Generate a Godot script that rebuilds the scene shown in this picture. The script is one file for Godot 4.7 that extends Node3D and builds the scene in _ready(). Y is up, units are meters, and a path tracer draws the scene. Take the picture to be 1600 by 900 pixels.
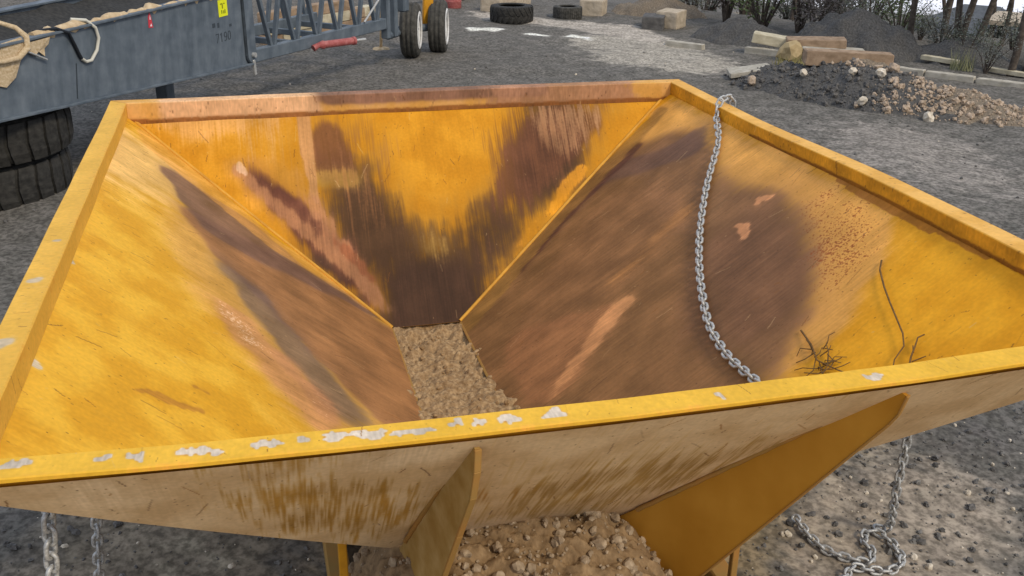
extends Node3D
# A steel feed hopper in a quarry yard. Positions are laid out in the frame of the sloping yard
# (origin at one rim corner of the hopper, y square to the yard) and turned into the world by YARD.

const UP_IN_YARD := Vector3(0.08777889, 0.99235133, -0.08679691)
const GROUND_Y := -1.7
const HL := 3.9733      # hopper length
const HW := 3.5         # hopper width
const HD := 1.147       # depth of the bottom slot
const SIDE_L := 1.44    # run of the left plate
const SIDE_R := 1.666
const RUN_B := 0.9347
const RUN_F := 0.985
const FRONT_CUT := 1.0

var A: Basis
var YARD: Transform3D
var rng := RandomNumberGenerator.new()
var used := {}
var gn := FastNoiseLite.new()
var gn2 := FastNoiseLite.new()
var M := {}
const LEFT_STAINS = [
	[[0.88, 0.71, 0.44], 0.16, 0.9, 0.8, [[0.049, 0.058, 0.058, 0.205, 0.173, 0.372, 0.289, 0.307, 0.254, 0.207, 0.427, 0.083, 0.28, 0.054]], 0],
	[[0.63, 0.44, 0.14], 0.15, 0.7, 0.6, [[0.342, 0.044, 0.272, 0.345, 0.405, 0.538, 0.687, 0.38, 0.695, 0.257, 0.676, 0.096]], 2],
	[[0.77, 0.58, 0.32], 0.22, 0.8, 0.7, [[0.141, 0.17, 0.208, 0.363, 0.198, 1.038, 0.5, 0.986, 0.577, 0.956, 0.7, 0.601, 0.598, 0.455, 0.471, 0.304, 0.335, 0.2]], 0],
	[[0.56, 0.39, 0.25], 0.07, 0.6, 0.9, [[0.248, 0.229, 0.246, 0.364, 0.218, 0.577, 0.218, 0.782, 0.24, 1.02, 0.35, 1.022, 0.5, 0.986, 0.543, 0.972, 0.576, 0.86, 0.549, 0.775, 0.483, 0.641, 0.413, 0.499, 0.368, 0.378, 0.305, 0.308]], 0],
	[[0.44, 0.33, 0.27], 0.05, 0.7, 0.85, [[0.132, 0.173, 0.135, 0.295, 0.15, 0.516, 0.203, 0.692, 0.199, 0.982, 0.226, 1.013, 0.239, 0.87, 0.271, 0.658, 0.289, 0.507, 0.305, 0.366, 0.251, 0.274]], 0],
	[[0.40, 0.33, 0.30], 0.07, 0.7, 0.7, [[0.338, 0.367, 0.369, 0.473, 0.448, 0.6, 0.521, 0.712, 0.575, 0.795, 0.599, 0.796, 0.632, 0.706, 0.568, 0.626, 0.503, 0.529, 0.433, 0.434]], 0],
	[[0.74, 0.52, 0.33], 0.08, 0.9, 0.75, [[0.482, 0.352, 0.476, 0.416, 0.505, 0.493, 0.55, 0.585, 0.591, 0.691, 0.625, 0.726, 0.682, 0.605, 0.62, 0.55, 0.579, 0.464, 0.542, 0.388]], 0],
	[[0.63, 0.44, 0.30], 0.06, 0.9, 0.45, [[0.484, 0.495, 0.538, 0.578, 0.585, 0.692, 0.625, 0.726, 0.647, 0.677, 0.588, 0.596, 0.549, 0.524]], 0],
	[[0.88, 0.75, 0.61], 0.05, 1.35, 0.8, [[0.487, 0.373, 0.481, 0.407, 0.541, 0.525, 0.572, 0.509, 0.547, 0.424], [0.574, 0.581, 0.576, 0.624, 0.619, 0.667, 0.637, 0.638], [0.586, 0.48, 0.577, 0.505, 0.609, 0.552, 0.62, 0.526]], 1],
	[[0.81, 0.58, 0.28], 0.02, 0.8, 0.6, [[0.041, 0.1, 0.017, 0.139, 0.154, 0.584, 0.183, 1.044, 0.22, 1.034, 0.208, 0.556, 0.097, 0.121]], 0],
	[[0.66, 0.43, 0.18], 0.008, 0.8, 0.55, [[0.766, 0.225, 0.752, 0.266, 0.749, 0.316, 0.741, 0.371, 0.746, 0.371, 0.76, 0.311, 0.761, 0.265, 0.771, 0.227], [0.705, 0.339, 0.704, 0.381, 0.71, 0.386, 0.712, 0.34]], 0],
	[[0.73, 0.68, 0.59], 0.008, 1.6, 0.9, [[0.575, 0.038, 0.573, 0.053, 0.597, 0.067, 0.61, 0.055], [0.798, 0.06, 0.796, 0.072, 0.809, 0.075, 0.811, 0.063], [0.344, 0.041, 0.342, 0.058, 0.382, 0.055]], 0],
]
const RIGHT_STAINS = [
	[[0.84, 0.61, 0.32], 0.07, 0.8, 0.85, [[0.002, 0.055, 0.224, 0.04, 0.443, 0.042, 0.631, 0.057, 0.671, 0.081, 0.714, 0.206, 0.748, 0.33, 0.757, 0.402, 0.731, 0.525, 0.482, 0.394, 0.243, 0.372, 0.108, 0.276]], 0],
	[[0.49, 0.35, 0.23], 0.12, 0.6, 0.93, [[0.075, 0.321, 0.108, 0.227, 0.183, 0.087, 0.288, 0.152, 0.365, 0.223, 0.42, 0.152, 0.514, 0.167, 0.615, 0.213, 0.664, 0.268, 0.7, 0.377, 0.741, 0.489, 0.768, 0.551, 0.56, 1.017, 0.235, 1.009, 0.189, 0.835, 0.115, 0.499]], 0],
	[[0.38, 0.26, 0.20], 0.18, 0.6, 0.38, [[0.369, 0.247, 0.427, 0.15, 0.519, 0.174, 0.615, 0.225, 0.658, 0.276, 0.696, 0.404, 0.714, 0.553, 0.658, 0.641, 0.555, 0.505, 0.463, 0.364]], 0],
	[[0.39, 0.29, 0.24], 0.06, 0.5, 0.75, [[0.186, 0.091, 0.223, 0.101, 0.253, 0.182, 0.21, 0.297, 0.159, 0.391, 0.151, 0.527, 0.213, 0.711, 0.124, 0.555, 0.104, 0.345, 0.171, 0.238]], 0],
	[[0.33, 0.21, 0.17], 0.03, 0.6, 0.8, [[0.095, 0.228, 0.126, 0.268, 0.169, 0.54, 0.222, 0.763, 0.227, 0.834, 0.152, 0.623, 0.1, 0.415]], 0],
	[[0.55, 0.38, 0.25], 0.14, 0.6, 0.3, [[0.168, 0.446, 0.281, 0.275, 0.375, 0.325, 0.429, 0.537, 0.425, 0.733, 0.426, 0.894, 0.332, 0.919, 0.274, 0.73]], 0],
	[[0.61, 0.41, 0.26], 0.06, 0.6, 0.6, [[0.457, 0.576, 0.452, 0.636, 0.402, 0.736, 0.353, 0.889, 0.388, 0.951, 0.522, 0.956, 0.551, 0.883, 0.514, 0.763]], 0],
	[[0.81, 0.57, 0.36], 0.03, 0.9, 0.75, [[0.454, 0.57, 0.468, 0.584, 0.505, 0.737, 0.534, 0.885, 0.529, 0.905, 0.484, 0.768, 0.446, 0.65]], 0],
	[[0.72, 0.49, 0.26], 0.05, 0.8, 0.4, [[0.26, 0.101, 0.34, 0.248, 0.391, 0.585, 0.425, 0.733, 0.4, 0.491, 0.371, 0.301]], 0],
	[[0.58, 0.42, 0.21], 0.03, 0.7, 0.8, [[0.036, 0.1, 0.071, 0.101, 0.17, 0.588, 0.282, 0.989, 0.238, 1.004, 0.134, 0.61]], 0],
	[[0.81, 0.56, 0.37], 0.012, 1.4, 0.8, [[0.464, 0.289, 0.485, 0.261, 0.51, 0.289, 0.507, 0.308], [0.444, 0.199, 0.469, 0.161, 0.463, 0.22]], 0],
	[[0.47, 0.25, 0.12], 0.1, 1.15, 0.85, [[0.44, 0.097, 0.513, 0.055, 0.607, 0.058, 0.673, 0.101, 0.71, 0.232, 0.697, 0.293, 0.714, 0.379, 0.6, 0.255]], 1],
	[[0.54, 0.33, 0.13], 0.08, 0.6, 0.7, [[0.691, 0.367, 0.715, 0.27, 0.776, 0.292, 0.813, 0.358, 0.757, 0.463]], 1],
	[[0.61, 0.40, 0.18], 0.2, 0.35, 0.6, [[0.399, 0.108, 0.66, 0.049, 0.824, 0.048, 0.892, 0.163, 0.789, 0.414, 0.743, 0.507]], 1],
	[[0.54, 0.33, 0.13], 0.006, 2.2, 0.7, [[0.452, 0.034, 0.555, 0.039, 0.66, 0.049, 0.764, 0.051, 0.824, 0.048, 0.828, 0.055, 0.753, 0.064, 0.664, 0.071, 0.568, 0.074]], 0],
]
const BACK_STAINS = [
	[[0.80, 0.59, 0.33], 0.08, 1.3, 0.85, [[0.031, 0.035, 0.299, 0.033, 0.288, 0.158, 0.245, 0.18, 0.21, 0.148, 0.153, 0.168, 0.112, 0.189, 0.059, 0.115]], 0],
	[[0.81, 0.57, 0.21], 0.05, 1, 0.8, [[0.151, 0.235, 0.278, 0.281, 0.337, 0.507, 0.371, 0.699, 0.291, 0.605, 0.214, 0.486]], 0],
	[[0.30, 0.21, 0.14], 0.16, 0.8, 0.96, [[0.311, 0.119, 0.365, 0.112, 0.391, 0.256, 0.395, 0.409, 0.414, 0.494, 0.46, 0.616, 0.523, 0.655, 0.593, 0.594, 0.631, 0.447, 0.661, 0.251, 0.708, 0.08, 0.848, 0.072, 0.82, 0.273, 0.773, 0.427, 0.671, 0.622, 0.527, 1.008, 0.419, 0.995, 0.389, 0.873, 0.345, 0.681, 0.316, 0.504, 0.303, 0.312]], 0],
	[[0.26, 0.18, 0.13], 0.14, 0.6, 0.8, [[0.371, 0.699, 0.453, 0.743, 0.562, 0.738, 0.663, 0.565, 0.723, 0.376, 0.671, 0.622, 0.527, 1.008, 0.419, 0.995, 0.389, 0.873]], 0],
	[[0.40, 0.25, 0.17], 0.08, 0.9, 0.8, [[0.665, 0.193, 0.731, 0.083, 0.841, 0.08, 0.815, 0.257, 0.744, 0.408, 0.641, 0.561, 0.593, 0.608], [0.312, 0.105, 0.375, 0.141, 0.389, 0.408, 0.32, 0.424]], 0],
	[[0.70, 0.54, 0.37], 0.05, 1.4, 0.7, [[0.69, 0.072, 0.854, 0.072, 0.837, 0.215, 0.77, 0.383, 0.715, 0.317, 0.688, 0.196], [0.655, 0.337, 0.67, 0.325, 0.625, 0.805, 0.614, 0.802]], 2],
	[[0.91, 0.61, 0.14], 0.02, 1.3, 0.7, [[0.777, 0.369, 0.799, 0.387, 0.721, 0.575, 0.695, 0.612, 0.731, 0.463], [0.671, 0.622, 0.698, 0.571, 0.648, 0.714, 0.629, 0.738]], 0],
	[[0.72, 0.56, 0.25], 0.05, 1.3, 0.6, [[0.291, 0.351, 0.388, 0.33, 0.401, 0.396, 0.299, 0.42], [0.459, 0.642, 0.545, 0.659, 0.536, 0.711, 0.466, 0.713]], 0],
	[[0.74, 0.54, 0.34], 0.012, 0.6, 0.9, [[0.295, 0.047, 0.316, 0.044, 0.318, 0.259, 0.317, 0.477, 0.306, 0.462, 0.295, 0.256]], 0],
	[[0.37, 0.22, 0.18], 0.05, 0.8, 0.92, [[0.179, 0.261, 0.219, 0.294, 0.268, 0.41, 0.335, 0.566, 0.371, 0.699, 0.418, 0.982, 0.363, 0.859, 0.307, 0.718, 0.253, 0.532, 0.213, 0.379]], 0],
	[[0.27, 0.19, 0.14], 0.05, 0.7, 0.85, [[0.243, 0.53, 0.309, 0.687, 0.365, 0.829, 0.412, 0.968, 0.362, 0.892, 0.287, 0.709]], 0],
	[[0.68, 0.48, 0.32], 0.03, 0.9, 0.8, [[0.17, 0.265, 0.189, 0.268, 0.237, 0.41, 0.294, 0.553, 0.349, 0.708, 0.402, 0.909, 0.415, 0.974, 0.391, 0.925, 0.328, 0.717, 0.254, 0.519, 0.202, 0.377], [0.28, 0.24, 0.3, 0.393, 0.344, 0.602, 0.384, 0.755, 0.415, 0.917, 0.414, 0.963, 0.385, 0.833, 0.34, 0.68, 0.296, 0.487]], 0],
	[[0.55, 0.33, 0.21], 0.02, 1.2, 0.8, [[0.314, 0.57, 0.371, 0.699, 0.397, 0.81, 0.39, 0.834, 0.35, 0.695]], 0],
	[[0.88, 0.74, 0.61], 0.008, 2, 0.6, [[0.186, 0.267, 0.201, 0.283, 0.209, 0.338, 0.191, 0.322]], 0],
	[[0.42, 0.27, 0.17], 0.1, 1.15, 0.6, [[0.591, 0.067, 0.867, 0.068, 0.791, 0.415, 0.63, 0.724, 0.505, 0.78, 0.601, 0.47]], 2],
	[[0.54, 0.36, 0.21], 0.1, 1.05, 0.55, [[0.314, 0.049, 0.467, 0.052, 0.46, 0.61, 0.371, 0.699, 0.317, 0.477]], 2],
	[[0.74, 0.56, 0.35], 0.1, 1.1, 0.55, [[0.036, 0.044, 0.293, 0.038, 0.289, 0.418, 0.2, 0.296, 0.083, 0.158]], 2],
]
const FRONT_STAINS = [
	[[0.58, 0.40, 0.12], 0.12, 1.3, 0.8, [[0.16, 0.033, 0.237, 0.043, 0.313, 0.161, 0.351, 0.308, 0.347, 0.735, 0.284, 0.703, 0.224, 0.58, 0.162, 0.327, 0.142, 0.146]], 2],
	[[0.55, 0.41, 0.18], 0.14, 1.25, 0.65, [[0.372, 0.224, 0.446, 0.159, 0.557, 0.165, 0.676, 0.172, 0.726, 0.175, 0.667, 0.439, 0.577, 0.74, 0.476, 0.781, 0.385, 0.728]], 2],
	[[0.62, 0.35, 0.13], 0.08, 1, 0.75, [[0.371, 0.332, 0.401, 0.255, 0.425, 0.217, 0.434, 0.454, 0.393, 0.647], [0.274, 0.139, 0.293, 0.14, 0.295, 0.432, 0.278, 0.36]], 2],
	[[0.85, 0.76, 0.63], 0.1, 1.5, 0.5, [[0.237, 0.033, 0.337, 0.055, 0.338, 0.168, 0.246, 0.127], [0.063, 0.048, 0.118, 0.058, 0.153, 0.201, 0.103, 0.158]], 0],
	[[0.62, 0.48, 0.24], 0.1, 1.08, 0.5, [[0.141, 0.012, 0.338, 0.074, 0.488, 0.068, 0.711, 0.091, 0.667, 0.439, 0.564, 0.724, 0.371, 0.694, 0.271, 0.657, 0.148, 0.308]], 2],
]
const GROUND_STAINS_AND_BOUNCE = [
	[[0.72, 0.69, 0.63], 0.5, 1, 0.85, [[0.4879, 0.4728, 0.4932, 0.5156, 0.4682, 0.5573, 0.4391, 0.5609, 0.4311, 0.5377, 0.4535, 0.4999]], 0],
	[[0.62, 0.59, 0.55], 0.6, 1, 0.75, [[0.3973, 0.5816, 0.3996, 0.6025, 0.4049, 0.626, 0.3985, 0.6574, 0.3323, 0.6685, 0.3513, 0.6509, 0.382, 0.617]], 0],
	[[0.97, 0.96, 0.90], 0.05, 1, 0.95, [[0.4685, 0.4393, 0.4736, 0.4531, 0.4682, 0.4566, 0.4633, 0.4433], [0.4797, 0.4803, 0.4778, 0.4921, 0.471, 0.4953, 0.4745, 0.4835], [0.473, 0.4649, 0.4755, 0.4753, 0.4714, 0.4774, 0.4679, 0.4684]], 0],
	[[0.79, 0.75, 0.69], 0.15, 1.6, 0.8, [[0.5101, 0.4114, 0.5153, 0.4928, 0.4937, 0.5207, 0.4823, 0.5158, 0.4944, 0.4625, 0.4913, 0.4255]], 0],
	[[0.64, 0.56, 0.42], 0.25, 1.6, 0.9, [[0.1981, 0.6294, 0.2217, 0.6512, 0.23, 0.6607, 0.2454, 0.6647, 0.2499, 0.6686, 0.2413, 0.6723, 0.2266, 0.6654, 0.2138, 0.667, 0.19, 0.6339]], 0],
	[[0.67, 0.62, 0.55], 0.3, 1, 0.85, [[0.2392, 0.6608, 0.2574, 0.6812, 0.2276, 0.6862, 0.2121, 0.6647]], 0],
	[[0.56, 0.51, 0.43], 0.25, 1.1, 0.75, [[0.1818, 0.596, 0.1888, 0.6076, 0.1981, 0.6294, 0.1907, 0.6349, 0.1733, 0.6107]], 0],
	[[0.64, 0.61, 0.53], 0.2, 1.5, 0.7, [[0.1843, 0.612, 0.1904, 0.6187, 0.1904, 0.6269, 0.18, 0.6199], [0.1807, 0.6001, 0.1816, 0.6032, 0.1792, 0.6049]], 0],
	[[0.82, 0.72, 0.56], 0.4, 0.8, 0.9, [[0.1184, 0.6192, 0.2388, 0.7221, 0.2257, 0.7726, 0.1523, 0.7783, 0.0652, 0.7039, 0.0721, 0.6412]], 0],  # pale patch added out of view to bounce light onto the front plate
	[[0.33, 0.32, 0.31], 0.3, 1.2, 0.7, [[0.2585, 0.6678, 0.2745, 0.6783, 0.2516, 0.6822, 0.2492, 0.6745]], 0],
]

func _ready():
	rng.seed = 7
	A = Basis(Quaternion(UP_IN_YARD, Vector3.UP))
	YARD = Transform3D(A, Vector3(0, 1.7, 0))
	gn.seed = 11; gn.frequency = 0.35; gn.fractal_octaves = 4
	gn2.seed = 5; gn2.frequency = 3.0; gn2.fractal_octaves = 3
	make_camera_and_light()
	make_materials()
	build_ground()
	build_hopper()
	build_soil()
	build_chains()
	build_twigs()
	build_conveyor()
	build_yard_things()
	build_rubble()
	build_scrub()
	build_gravel()

# ---------------------------------------------------------------- camera, sky, sun
func make_camera_and_light():
	var cam := Camera3D.new()
	cam.name = "camera"
	add_child(cam)
	cam.fov = 32.15
	cam.near = 0.05
	cam.far = 3000.0
	cam.transform = YARD * Transform3D(Basis(Vector3(0.967504, 0.013298, 0.252506), Vector3(0.088055, 0.918388, -0.385760), Vector3(-0.237028, 0.395459, 0.887373)).orthonormalized(), Vector3(0.7721, 1.3049, 2.0838))
	cam.current = true
	var env := Environment.new()
	env.background_mode = Environment.BG_SKY
	var sm := ProceduralSkyMaterial.new()
	sm.sky_top_color = Color(0.66, 0.71, 0.80)
	sm.sky_horizon_color = Color(0.83, 0.84, 0.89)
	sm.sky_curve = 0.3
	sm.ground_bottom_color = Color(0.30, 0.29, 0.27)
	sm.ground_horizon_color = Color(0.62, 0.62, 0.63)
	sm.energy_multiplier = 1.0
	var sky := Sky.new()
	sky.sky_material = sm
	env.sky = sky
	env.tonemap_mode = Environment.TONE_MAPPER_LINEAR
	env.tonemap_exposure = 1.65
	env.sdfgi_enabled = true
	env.ssao_enabled = true
	env.ssil_enabled = true
	var we := WorldEnvironment.new()
	we.name = "environment"
	we.environment = env
	add_child(we)
	var sun := DirectionalLight3D.new()
	sun.name = "sun"
	sun.light_energy = 0.42
	sun.light_angular_distance = 12.0
	sun.light_color = Color(1.0, 0.95, 0.88)
	sun.shadow_enabled = true
	add_child(sun)
	var to_sun := A * Vector3(0.34, 0.68, 0.62)
	sun.look_at_from_position(Vector3.ZERO, -to_sun, Vector3(0, 0, 1))

# ---------------------------------------------------------------- small helpers
func numbered(called: String) -> String:
	if not used.has(called):
		used[called] = 0
		return called
	used[called] += 1
	return "%s_%03d" % [called, used[called]]

func tag(o: Node, label: String, category: String, group := ""):
	o.set_meta("label", label)
	o.set_meta("category", category)
	if group != "":
		o.set_meta("group", group)

# a thing whose parts are given in yard coordinates; its node stands at base
func thing(called: String, label: String, category: String, base: Vector3, group := "") -> Node3D:
	var o := Node3D.new()
	o.name = numbered(called)
	add_child(o)
	o.transform = YARD * Transform3D(Basis.IDENTITY, base)
	tag(o, label, category, group)
	o.set_meta("origin", base)
	return o

func shown(o: MeshInstance3D):
	o.cast_shadow = GeometryInstance3D.SHADOW_CASTING_SETTING_ON

# a part whose mesh is in yard coordinates, under a thing or under one of its parts
func part(called: String, mesh: Mesh, mat: Material, parent: Node3D) -> MeshInstance3D:
	var o := MeshInstance3D.new()
	o.name = called
	o.mesh = mesh
	if mat:
		o.material_override = mat
	shown(o)
	parent.add_child(o, true)
	if parent.has_meta("origin"):
		o.position = -parent.get_meta("origin")
	return o

# a mesh in local coordinates
func piece(called: String, mesh: Mesh, mat: Material, parent: Node3D, tr := Transform3D.IDENTITY) -> MeshInstance3D:
	var o := MeshInstance3D.new()
	o.name = called
	o.mesh = mesh
	if mat:
		o.material_override = mat
	shown(o)
	parent.add_child(o, true)
	o.transform = tr
	return o

func structure(called: String, mesh: Mesh, mat: Material) -> MeshInstance3D:
	var o := piece(called, mesh, mat, self)
	o.set_meta("kind", "structure")
	return o

func begin() -> SurfaceTool:
	var st := SurfaceTool.new()
	st.begin(Mesh.PRIMITIVE_TRIANGLES)
	return st

func finish(st: SurfaceTool) -> ArrayMesh:
	st.generate_normals()
	return st.commit()

func quad(st: SurfaceTool, a: Vector3, b: Vector3, c: Vector3, d: Vector3):
	for p in [a, b, c, a, c, d]:
		st.add_vertex(p)

# bevelled box with half sizes h in the frame b at c
func box(st: SurfaceTool, c: Vector3, size: Vector3, b := Basis.IDENTITY, bevel := 0.008):
	st.set_smooth_group(-1)
	var h := size * 0.5
	var k: float = min(bevel, min(h.x, min(h.y, h.z)) * 0.45)
	var ax := [Vector3.RIGHT, Vector3.UP, Vector3.BACK]
	for i in 3:
		for s in [-1.0, 1.0]:
			var n: Vector3 = ax[i] * s
			var u: Vector3 = ax[(i + 1) % 3]
			var v: Vector3 = ax[(i + 2) % 3] * s
			var hn: float = h[i]
			var hu: float = h[(i + 1) % 3] - k
			var hv: float = h[(i + 2) % 3] - k
			quad(st, c + b * (n * hn - u * hu - v * hv), c + b * (n * hn - u * hu + v * hv), c + b * (n * hn + u * hu + v * hv), c + b * (n * hn + u * hu - v * hv))
	for i in 3:
		var u: Vector3 = ax[(i + 1) % 3]
		var v: Vector3 = ax[(i + 2) % 3]
		var l: Vector3 = ax[i] * (h[i] - k)
		var hu: float = h[(i + 1) % 3]
		var hv: float = h[(i + 2) % 3]
		for s in [-1.0, 1.0]:
			for t in [-1.0, 1.0]:
				var p: Vector3 = u * s * hu + v * t * (hv - k)
				var q: Vector3 = u * s * (hu - k) + v * t * hv
				if s * t > 0:
					quad(st, c + b * (p - l), c + b * (p + l), c + b * (q + l), c + b * (q - l))
				else:
					quad(st, c + b * (p + l), c + b * (p - l), c + b * (q - l), c + b * (q + l))
	for s in [-1.0, 1.0]:
		for t in [-1.0, 1.0]:
			for r in [-1.0, 1.0]:
				var p1 := Vector3(s * h.x, t * (h.y - k), r * (h.z - k))
				var p2 := Vector3(s * (h.x - k), t * h.y, r * (h.z - k))
				var p3 := Vector3(s * (h.x - k), t * (h.y - k), r * h.z)
				if s * t * r > 0:
					for p in [p1, p3, p2]:
						st.add_vertex(c + b * p)
				else:
					for p in [p1, p2, p3]:
						st.add_vertex(c + b * p)

func box_mesh(size: Vector3, bevel := 0.01) -> ArrayMesh:
	var st := begin()
	box(st, Vector3(0, size.y * 0.5, 0), size, Basis.IDENTITY, bevel)
	return finish(st)

# a box laid from p to q, width w (sideways) and height h
func bar(st: SurfaceTool, p: Vector3, q: Vector3, w: float, h: float, bevel := 0.006, up := Vector3.UP):
	var z := (q - p).normalized()
	var x := up.cross(z).normalized()
	var y := z.cross(x)
	box(st, (p + q) * 0.5, Vector3(w, h, (q - p).length()), Basis(x, y, z), bevel)

func tube(st: SurfaceTool, pts: Array, radii: Array, sides := 8, capped := true):
	st.set_smooth_group(0)
	var rings := []
	var side := Vector3.ZERO
	for i in pts.size():
		var p: Vector3 = pts[i]
		var t: Vector3 = (pts[min(i + 1, pts.size() - 1)] - pts[max(i - 1, 0)]).normalized()
		if side == Vector3.ZERO:
			side = t.cross(Vector3(0.31, 0.77, 0.55)).normalized()
		side = (side - t * side.dot(t)).normalized()
		var other := t.cross(side)
		var ring := []
		var r: float = radii[min(i, radii.size() - 1)]
		for k in sides:
			var a := TAU * k / sides
			ring.append(p + (side * cos(a) + other * sin(a)) * r)
		rings.append(ring)
	for i in rings.size() - 1:
		for k in sides:
			var k2 := (k + 1) % sides
			quad(st, rings[i][k], rings[i + 1][k], rings[i + 1][k2], rings[i][k2])
	if capped:
		st.set_smooth_group(-1)
		for e in [0, rings.size() - 1]:
			for k in range(1, sides - 1):
				var tri := [rings[e][0], rings[e][k], rings[e][k + 1]]
				if e == 0:
					tri = [rings[e][0], rings[e][k + 1], rings[e][k]]
				for p in tri:
					st.add_vertex(p)

func tube_mesh(pts: Array, radii: Array, sides := 8) -> ArrayMesh:
	var st := begin()
	tube(st, pts, radii, sides)
	return finish(st)

# flat plate: polygon in a plane, thick to both sides
func plate(st: SurfaceTool, poly: Array, n: Vector3, thick: float):
	st.set_smooth_group(-1)
	var x: Vector3 = (poly[1] - poly[0]).normalized()
	var y := n.cross(x)
	var flat := PackedVector2Array()
	for p in poly:
		flat.append(Vector2((p - poly[0]).dot(x), (p - poly[0]).dot(y)))
	var idx := Geometry2D.triangulate_polygon(flat)
	for s in [-1.0, 1.0]:
		for i in range(0, idx.size(), 3):
			var order := [0, 2, 1] if s > 0 else [0, 1, 2]
			for k in order:
				st.add_vertex(poly[idx[i + k]] + n * thick * 0.5 * s)
	for i in poly.size():
		var a: Vector3 = poly[i]
		var b: Vector3 = poly[(i + 1) % poly.size()]
		quad(st, a - n * thick * 0.5, a + n * thick * 0.5, b + n * thick * 0.5, b - n * thick * 0.5)

func plate_mesh(poly: Array, n: Vector3, thick: float) -> ArrayMesh:
	var st := begin()
	plate(st, poly, n, thick)
	return finish(st)

# turn a profile of (radius, height) points round the y axis
func lathe(st: SurfaceTool, prof: Array, sides: int, tr := Transform3D.IDENTITY):
	st.set_smooth_group(0)
	for i in prof.size() - 1:
		for k in sides:
			var a := TAU * k / sides
			var b := TAU * (k + 1) / sides
			var p: Vector2 = prof[i]
			var q: Vector2 = prof[i + 1]
			quad(st, tr * Vector3(cos(a) * p.x, p.y, sin(a) * p.x), tr * Vector3(cos(a) * q.x, q.y, sin(a) * q.x), tr * Vector3(cos(b) * q.x, q.y, sin(b) * q.x), tr * Vector3(cos(b) * p.x, p.y, sin(b) * p.x))

# a lumpy stone about 1 across
func stone_mesh(sd: int, rough := 0.22) -> ArrayMesh:
	var n := FastNoiseLite.new()
	n.seed = sd
	n.frequency = 0.9
	var st := begin()
	st.set_smooth_group(-1)
	var t := (1.0 + sqrt(5.0)) / 2.0
	var v := [Vector3(-1, t, 0), Vector3(1, t, 0), Vector3(-1, -t, 0), Vector3(1, -t, 0), Vector3(0, -1, t), Vector3(0, 1, t), Vector3(0, -1, -t), Vector3(0, 1, -t), Vector3(t, 0, -1), Vector3(t, 0, 1), Vector3(-t, 0, -1), Vector3(-t, 0, 1)]
	var f := [0, 11, 5, 0, 5, 1, 0, 1, 7, 0, 7, 10, 0, 10, 11, 1, 5, 9, 5, 11, 4, 11, 10, 2, 10, 7, 6, 7, 1, 8, 3, 9, 4, 3, 4, 2, 3, 2, 6, 3, 6, 8, 3, 8, 9, 4, 9, 5, 2, 4, 11, 6, 2, 10, 8, 6, 7, 9, 8, 1]
	for i in range(0, f.size(), 3):
		var a: Vector3 = v[f[i]].normalized()
		var b: Vector3 = v[f[i + 1]].normalized()
		var c: Vector3 = v[f[i + 2]].normalized()
		var ab := (a + b).normalized()
		var bc := (b + c).normalized()
		var ca := (c + a).normalized()
		for tri in [[a, ab, ca], [ab, b, bc], [ca, bc, c], [ab, bc, ca]]:
			for k in [0, 2, 1]:
				var p: Vector3 = tri[k]
				var r := 0.5 * (1.0 + rough * 2.0 * n.get_noise_3dv(p * 1.3 + Vector3(sd, 0, 0)))
				st.add_vertex(p * r * Vector3(1.0, 0.72, 0.86))
	return finish(st)

# ---------------------------------------------------------------- painted and stained surfaces
func noise_bytes(w: int, h: int, sd: int, freq: float, oct := 3, squeeze := 1) -> PackedByteArray:
	var n := FastNoiseLite.new()
	n.seed = sd
	n.frequency = freq
	n.fractal_octaves = oct
	var hh: int = max(2, h / squeeze)
	var im := n.get_image(w, hh)
	if hh != h:
		im.resize(w, h, Image.INTERPOLATE_CUBIC)
	im.convert(Image.FORMAT_L8)
	return im.get_data()

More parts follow.
